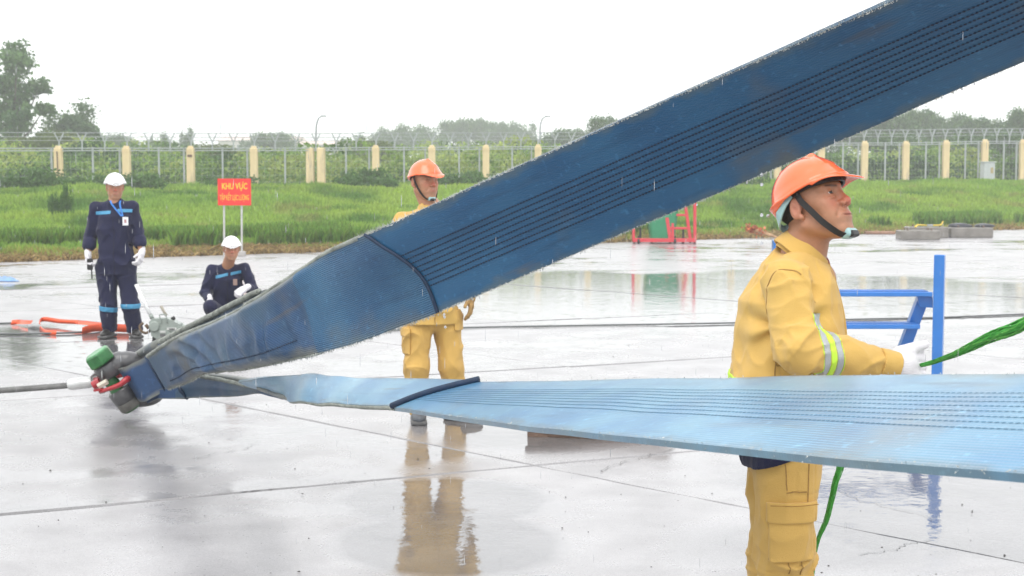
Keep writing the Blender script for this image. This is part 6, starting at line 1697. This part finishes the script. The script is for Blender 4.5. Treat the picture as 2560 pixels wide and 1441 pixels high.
    # trousers
    def legf(P, h, k, a, sd):
        h, k, a = J[h], J[k], J[a]; d = smin(cone(P, h, k, *thigh), cone(P, k, a, *shin), .03)
        return d + fold(P, h, k, .009, 8, sd, ends=(0, .95), wid=.3) + fold(P, k, a, .012, 13, sd+2, ends=(.1, .95), wid=.3)
    def trf(P):
        d = smin(legf(P, 'hiR', 'knR', 'anR', 101), legf(P, 'hiL', 'knL', 'anL', 107), .012); q = bl(P)
        return smin(d, ell(q, (0, 0, -.05), (.118, .168, .13)), .03) + fk(P)
    def trousers(P):
        d = trf(P)
        for k, a in (('knR', 'anR'), ('knL', 'anL')):
            n = J[a]-J[k]; n = n/np.linalg.norm(n); near = length(P-f32(J[a]))-.13
            d = np.where(near < 0, smax(d, ((P-f32(J[a])) @ f32(n)-.01).astype(np.float32), .005), d)
        return d
    tz = pel[2]+.06
    tr = link("trousers", field_mesh("trousers", lambda P: smax(trousers(P), ((P-f32(pel)) @ f32(RB[:, 2])-.03).astype(np.float32) if cutw else np.float32(-1), .01), lo, np.array([hi[0], hi[1], min(hi[2], max(tz, J['knR'][2]+.2, J['knL'][2]+.2))]), res), tm, root)
    return root, A, J, jk, trf, bl, RB, pel, ja, tr, R, M
def band(nm, f, plane_c, plane_n, w, lim, lo, hi, mt, parent, off=.004, res=.005):
    pn = np.array(plane_n, float); pn /= np.linalg.norm(pn)
    g = lambda P: np.maximum(np.maximum(f(P)-off, (np.abs((P-f32(plane_c)) @ f32(pn))-w/2).astype(np.float32)), lim(P) if lim else -9.0)
    return link(nm, field_mesh(nm, g, lo, hi, res), mt, parent)
def glove_at(root, w, kn, pn, right, mt, curl=.7, res=.004, nm="glove"):
    w, kn = np.array(w), np.array(kn); d = (kn-w)/np.linalg.norm(kn-w)
    f = lambda P: smin(glove_field(P, w, kn, pn, curl=curl, r=.0115, right=right, scale=1.05), cone(P, w-d*.02, w+d*.02, .036, .033), .012)
    return link(nm, field_mesh(nm, f, np.minimum(w, kn)-.09, np.maximum(w, kn)+.11, res), mt, root)
def shoe(root, a, toe, mt=M_SHOE):
    d = np.array(toe, float); d /= np.linalg.norm(d); l = np.array([-d[1], d[0], 0]); R = np.stack([d, l, [0, 0, 1]], 1); c = np.array([a[0], a[1], 0])
    f = lambda P: np.maximum(smin(ell(P, c+d*.065+[0, 0, .042], (.135, .052, .050), R), ell(P, c+[0, 0, .08], (.062, .050, .085), R), .02), .014-P[:, 2])
    b = link("boot", field_mesh("boot", f, c-[.22, .22, 0], c+[.22, .22, .17], .0065), mt, root)
    link("sole", field_mesh("sole", lambda P: rbox(P, c+d*.060+[0, 0, .016], (.138, .054, .0155), .013, R), c-[.22, .22, .01], c+[.22, .22, .045], .0065), M_SOLE, b)

# ---- man in yellow behind the upper sling
def middle_man():
    J = dict(pelvis=(1080, 762, 0), shR=(1008, 560, -.02), elR=(1000, 660, .05), wrR=(1012, 740, .0), shL=(1147, 563, .06), elL=(1168, 660, .1), wrL=(1176, 738, .02),
             hiR=(1047, 800, -.02), knR=(1042, 915, -.05), anR=(1046, 1030, -.02), hiL=(1118, 800, .04), knL=(1128, 915, .02), anL=(1140, 1032, .05))
    root, A, J, jk, trf, bl, RB, pel, ja, tr, R, M = worker(1085, 9.62, "man in mustard work clothes and orange hard hat standing behind the upper sling", J, math.radians(-72),
        dict(nose=(1087, 462, -.10), yaw=-52, pitch=-1, scale=1.05), M_ORANGE, M_YEL, M_YEL2, res=.0058, thigh=(.098, .088), shin=(.088, .074), sr=(.070, .06, .045), gs=1.02, ps=1.07)
    glove_at(root, J['wrL'], J['wrL'] + np.array([.006, -.02, -.085]), (-1, .1, 0), False, mat("tan_glove", (.36, .22, .08), rough=.8, noise=.3, scale=30), .45)
    glove_at(root, J['wrR'], J['wrR'] + np.array([.0, -.02, -.085]), (1, .1, 0), True, MATS["tan_glove"], .5)
    shoe(root, J['anR'], (.10, -1, 0), mat("grey_shoe", (.10, .11, .125), rough=.5, noise=.2)); shoe(root, J['anL'], (.93, -.35, 0), mat("brown_boot", (.05, .035, .025), rough=.45, noise=.3, coat=.3))
    # bellows pocket on the outside of his right thigh
    c = A(1022, 856, -.06)
    def pk(P, h0, h1, off): return np.maximum(np.maximum(trf(P)-off, (np.abs(P[:, 2]-(h0+h1)/2)-(h1-h0)/2).astype(np.float32)), (P[:, 0]-c[0]-.012).astype(np.float32))
    zt = c[2]+.10
    link("cargo_pocket", field_mesh("cargo_pocket", lambda P: pk(P, zt-.18, zt-.03, .012), c-[.2, .2, .2], c+[.1, .2, .2], .005), M_YEL2, tr)
    link("pocket_flap", field_mesh("pocket_flap", lambda P: pk(P, zt-.06, zt, .020), c-[.2, .2, .2], c+[.1, .2, .2], .005), M_YEL2, tr)
    c2 = A(1150, 800, .0)
    link("cargo_pocket", field_mesh("cargo_pocket", lambda P: np.maximum(np.maximum(trf(P)-.012, (np.abs(P[:, 2]-c2[2])-.07).astype(np.float32)), (c2[0]-.035-P[:, 0]).astype(np.float32)), c2-[.12, .2, .2], c2+[.15, .2, .2], .005), M_YEL2, tr)
middle_man()

# ---- standing man in navy
def navy_man():
    J = dict(pelvis=(290, 655, 0), shR=(241, 522, -.02), elR=(226, 590, .02), wrR=(220, 636, -.06), shL=(330, 521, .03), elL=(345, 582, .03), wrL=(354, 632, -.04),
             hiR=(266, 668, 0), knR=(272, 765, -.03), anR=(274, 825, -.0), hiL=(314, 668, .02), knL=(326, 765, -.02), anL=(337, 826, .03))
    root, A, J, jk, trf, bl, RB, pel, ja, tr, R, M = worker(287, 14.9, "standing man in navy overalls and white hard hat with a lanyard badge, at the left", J, math.radians(-84),
        dict(nose=(289, 476, -.10), yaw=-72, pitch=-6, scale=1.08), M_WHITESH, M_NAVY, M_NAVY, res=.0066, chin=False, sleeves='rolled', thigh=(.112, .088), shin=(.090, .086), sr=(.070, .064, .058), gs=1.05)
    # rolled cuffs
    for a, b in (('elR', 'wrR'), ('elL', 'wrL')):
        p = J[a]+(J[b]-J[a])*.36; q = J[a]+(J[b]-J[a])*.50
        link("rolled_cuff", field_mesh("rolled_cuff", lambda P, p=p, q=q: np.maximum(cone(P, p, q, .072, .072), -cone(P, p-(q-p), q+(q-p), .05, .05))+.003*vnoise(P, 5, 20), p-.12, q+.12, .006), M_NAVY, ja)
    glove_at(root, J['wrR'], J['wrR'] + np.array([.018, -.05, -.085]), (1, -.3, 0), True, M_GLOVE, .9)
    glove_at(root, J['wrL'], J['wrL'] + np.array([-.005, -.05, -.080]), (-1, .2, 0), False, M_GLOVE, .9)
    shoe(root, J['anR'], (-.15, -1, 0)); shoe(root, J['anL'], (.45, -.9, 0))
    fr = lambda P: (P[:, 1]-pel[1]+.02).astype(np.float32)
    ctr = A(290, 530, 0)
    for x0, x1, y, sl in ((244, 284, 532, -.06), (300, 334, 527, .02)):
        a, b = A(x0, y), A(x1, y); lim = lambda P, a=a, b=b: np.maximum(np.maximum(a[0]-P[:, 0], P[:, 0]-b[0]).astype(np.float32), fr(P))
        c = (a+b)/2; band("chest_stripe", jk, c, (sl, 0, 1), .036, lim, c-[.2, .25, .08], c+[.2, .1, .08], M_BLUET, ja, .006)
    for kn, y in (('knR', 772), ('knL', 765)):
        c = A(272 if kn == 'knR' else 327, y); far = 1 if kn == 'knR' else -1; md = (J['knR'][0]+J['knL'][0])/2
        band("knee_stripe", trf, c, (.12 if kn == 'knR' else 0, 0, 1), .05, lambda P, f_=far: (f_*(P[:, 0]-md)).astype(np.float32), c-[.16, .2, .1], c+[.16, .2, .1], M_BLUET, tr, .006)
    yb = pel[1]-.150
    M_LAN = mat("blue_lanyard", (.03, .20, .62), rough=.6)
    for xs in ((276, 281, 304), (301, 300, 307)):
        ribbon([A(xs[0], 502, -.09), A(xs[1], 513, -.13), A(xs[2], 541, -.17)], [(0, -1, .2)]*3, .016, M_LAN, "lanyard", root, n=16)
    b0, b1 = A(306, 543, -.175), A(321, 564, -.172); c = (b0+b1)/2
    bd = MB().box(c, (abs(b1[0]-b0[0]), .004, abs(b1[2]-b0[2])), bev=.0015).build("badge", mat("white_card", (.78, .79, .82), rough=.3, coat=.4), root)
    MB().box(c+np.array([.0, -.0035, .0]), (.022, .002, .035)).build("badge_photo", mat("badge_photo", (.45, .25, .25), rough=.5), bd)
    # walkie-talkie hanging in his right hand is a thing of its own
    oo, _ = frame_at(287, 14.9); k = oo + J['wrR'] + np.array([.045, -.09, -.10]); rd = empty("handheld_radio", tuple(k), 0, "black handheld radio in the right glove of the standing man in navy", "radio")
    MB().box((0, 0, 0), (.055, .035, .12), bev=.008).build("body", M_BLKP, rd); MB().tube([(.015, 0, -.05), (.018, 0, -.15)], .007, 8).build("antenna", M_BLKP, rd, True)
    # dark band along the edge of the hat
    return root
navy_man()

# ---- crouching man in navy
def crouching_man():
    J = dict(pelvis=(570, 778, .10), shR=(530, 679, -.02), elR=(512, 733, -.06), wrR=(524, 752, -.22), shL=(613, 676, .04), elL=(630, 722, .0), wrL=(612, 722, -.24),
             hiR=(552, 790, .08), knR=(527, 768, -.36), anR=(535, 800, -.04), hiL=(590, 790, .1), knL=(625, 755, -.34), anL=(612, 800, -.06))
    root, A, J, jk, trf, bl, RB, pel, ja, tr, R, M = worker(575, 16.0, "crouching man in navy overalls and white hard hat beside the sling", J, math.radians(-80),
        dict(nose=(580, 631, -.24), yaw=-76, pitch=-6, scale=1.05), M_WHITESH, M_NAVY, M_NAVY, res=.0068, tilt=math.radians(10), chin=False, thigh=(.098, .080), shin=(.076, .062), sr=(.068, .060, .045), ps=.82, cutw=False)
    glove_at(root, J['wrR'], J['wrR'] + np.array([.012, -.05, -.06]), (.6, -.2, -.5), True, M_GLOVE, 1.0)
    glove_at(root, J['wrL'], J['wrL'] + np.array([-.045, -.05, -.03]), (-.2, .6, -1), False, M_GLOVE, 1.0)
    shoe(root, J['anR'], (-.1, -1, 0)); shoe(root, J['anL'], (.1, -1, 0))
    for x0, x1, y, sl in ((542, 573, 689, -.25), (579, 604, 682, -.2)):
        a, b = A(x0, y), A(x1, y); c = (a+b)/2 + np.array([0, -.15, 0])
        lim = lambda P, a=a, b=b: np.maximum(np.maximum(a[0]-P[:, 0], P[:, 0]-b[0]), P[:, 1]-pel[1]+.10).astype(np.float32)
        band("chest_stripe", jk, (a+b)/2, (sl, 0, 1), .034, lim, c-[.2, .25, .09], c+[.2, .25, .09], M_BLUET, ja, .007)
    p = A(588, 706, -.30); MB().box(p, (.045, .006, .07), bev=.002).build("badge", mat("brown_badge", (.30, .20, .17), rough=.4), root)
crouching_man()

# ------------------------------------------------------------ rain
def rain():
    r = np.random.default_rng(77); m, nt, b = nodes_of("rain_water"); b.inputs["Base Color"].default_value = (1, 1, 1, 1); b.inputs["Roughness"].default_value = .02
    b.inputs["IOR"].default_value = 1.33; b.inputs["Transmission Weight"].default_value = .55; b.inputs["Base Color"].default_value = (.8, .82, .85, 1)
    def drops(name, P, rad, ln):
        V = []; n = len(P); ang = np.arange(5)*2*math.pi/5; V = np.zeros((n, 12, 3))
        V[:, 0] = P + np.stack([0*ln, 0*ln, ln/2], 1); V[:, 11] = P - np.stack([0*ln, 0*ln, ln/2], 1)
        for k in range(5):
            V[:, 1+k] = P + np.stack([np.cos(ang[k])*rad, np.sin(ang[k])*rad, ln*.12], 1); V[:, 6+k] = P + np.stack([np.cos(ang[k])*rad, np.sin(ang[k])*rad, -ln*.22], 1)
        f = [(0, 1+k, 1+(k+1) % 5) for k in range(5)] + [(11, 6+(k+1) % 5, 6+k) for k in range(5)]
        q = []
        for k in range(5): j = (k+1) % 5; q += [(1+k, 6+k, 6+j), (1+k, 6+j, 1+j)]
        F = (np.array(f+q)[None] + (np.arange(n)*12)[:, None, None]).reshape(-1, 3)
        me = np_mesh(name, V.reshape(-1, 3), F); me.polygons.foreach_set("use_smooth", np.ones(len(me.polygons), bool)); return tag(link(name, me, m), kind='stuff')
    n = 1900; Y = 3.6 + 16*r.random(n)**.8; u = r.uniform(-.38, .38, n); z = CAMZ + r.uniform(-.30, .16, n)*Y; ok = (z > .05); Y, u, z = Y[ok], u[ok], z[ok]; n = len(Y)
    lean = .0; drops("rain", np.stack([u*Y, Y, z], 1), r.uniform(.0004, .0009, n)*(1+Y*.06), r.uniform(.018, .05, n))
    # drips running off the lower edges of the slings
    P = []; 
    for px, py, Yd in ((1904, 437, 5.25), (1904, 462, 5.25), (1904, 538, 5.25), (1904, 608, 5.25), (1907, 742, 5.25), (1111, 793, 6.9), (1113, 818, 6.9), (1110, 787, 6.9)): P.append(at(px, py, Yd))
    for v in r.random(70): s = v*(US.n-90)+60; P.append(US.pos([s], [1.0])[0] - np.array([0, 0, r.uniform(.0, .012)]))
    P = np.array(P); drops("water_drops", P, np.concatenate([np.full(8, .0065), r.uniform(.002, .0038, 70)]), np.concatenate([np.full(8, .016), r.uniform(.008, .016, 70)]))
rain()
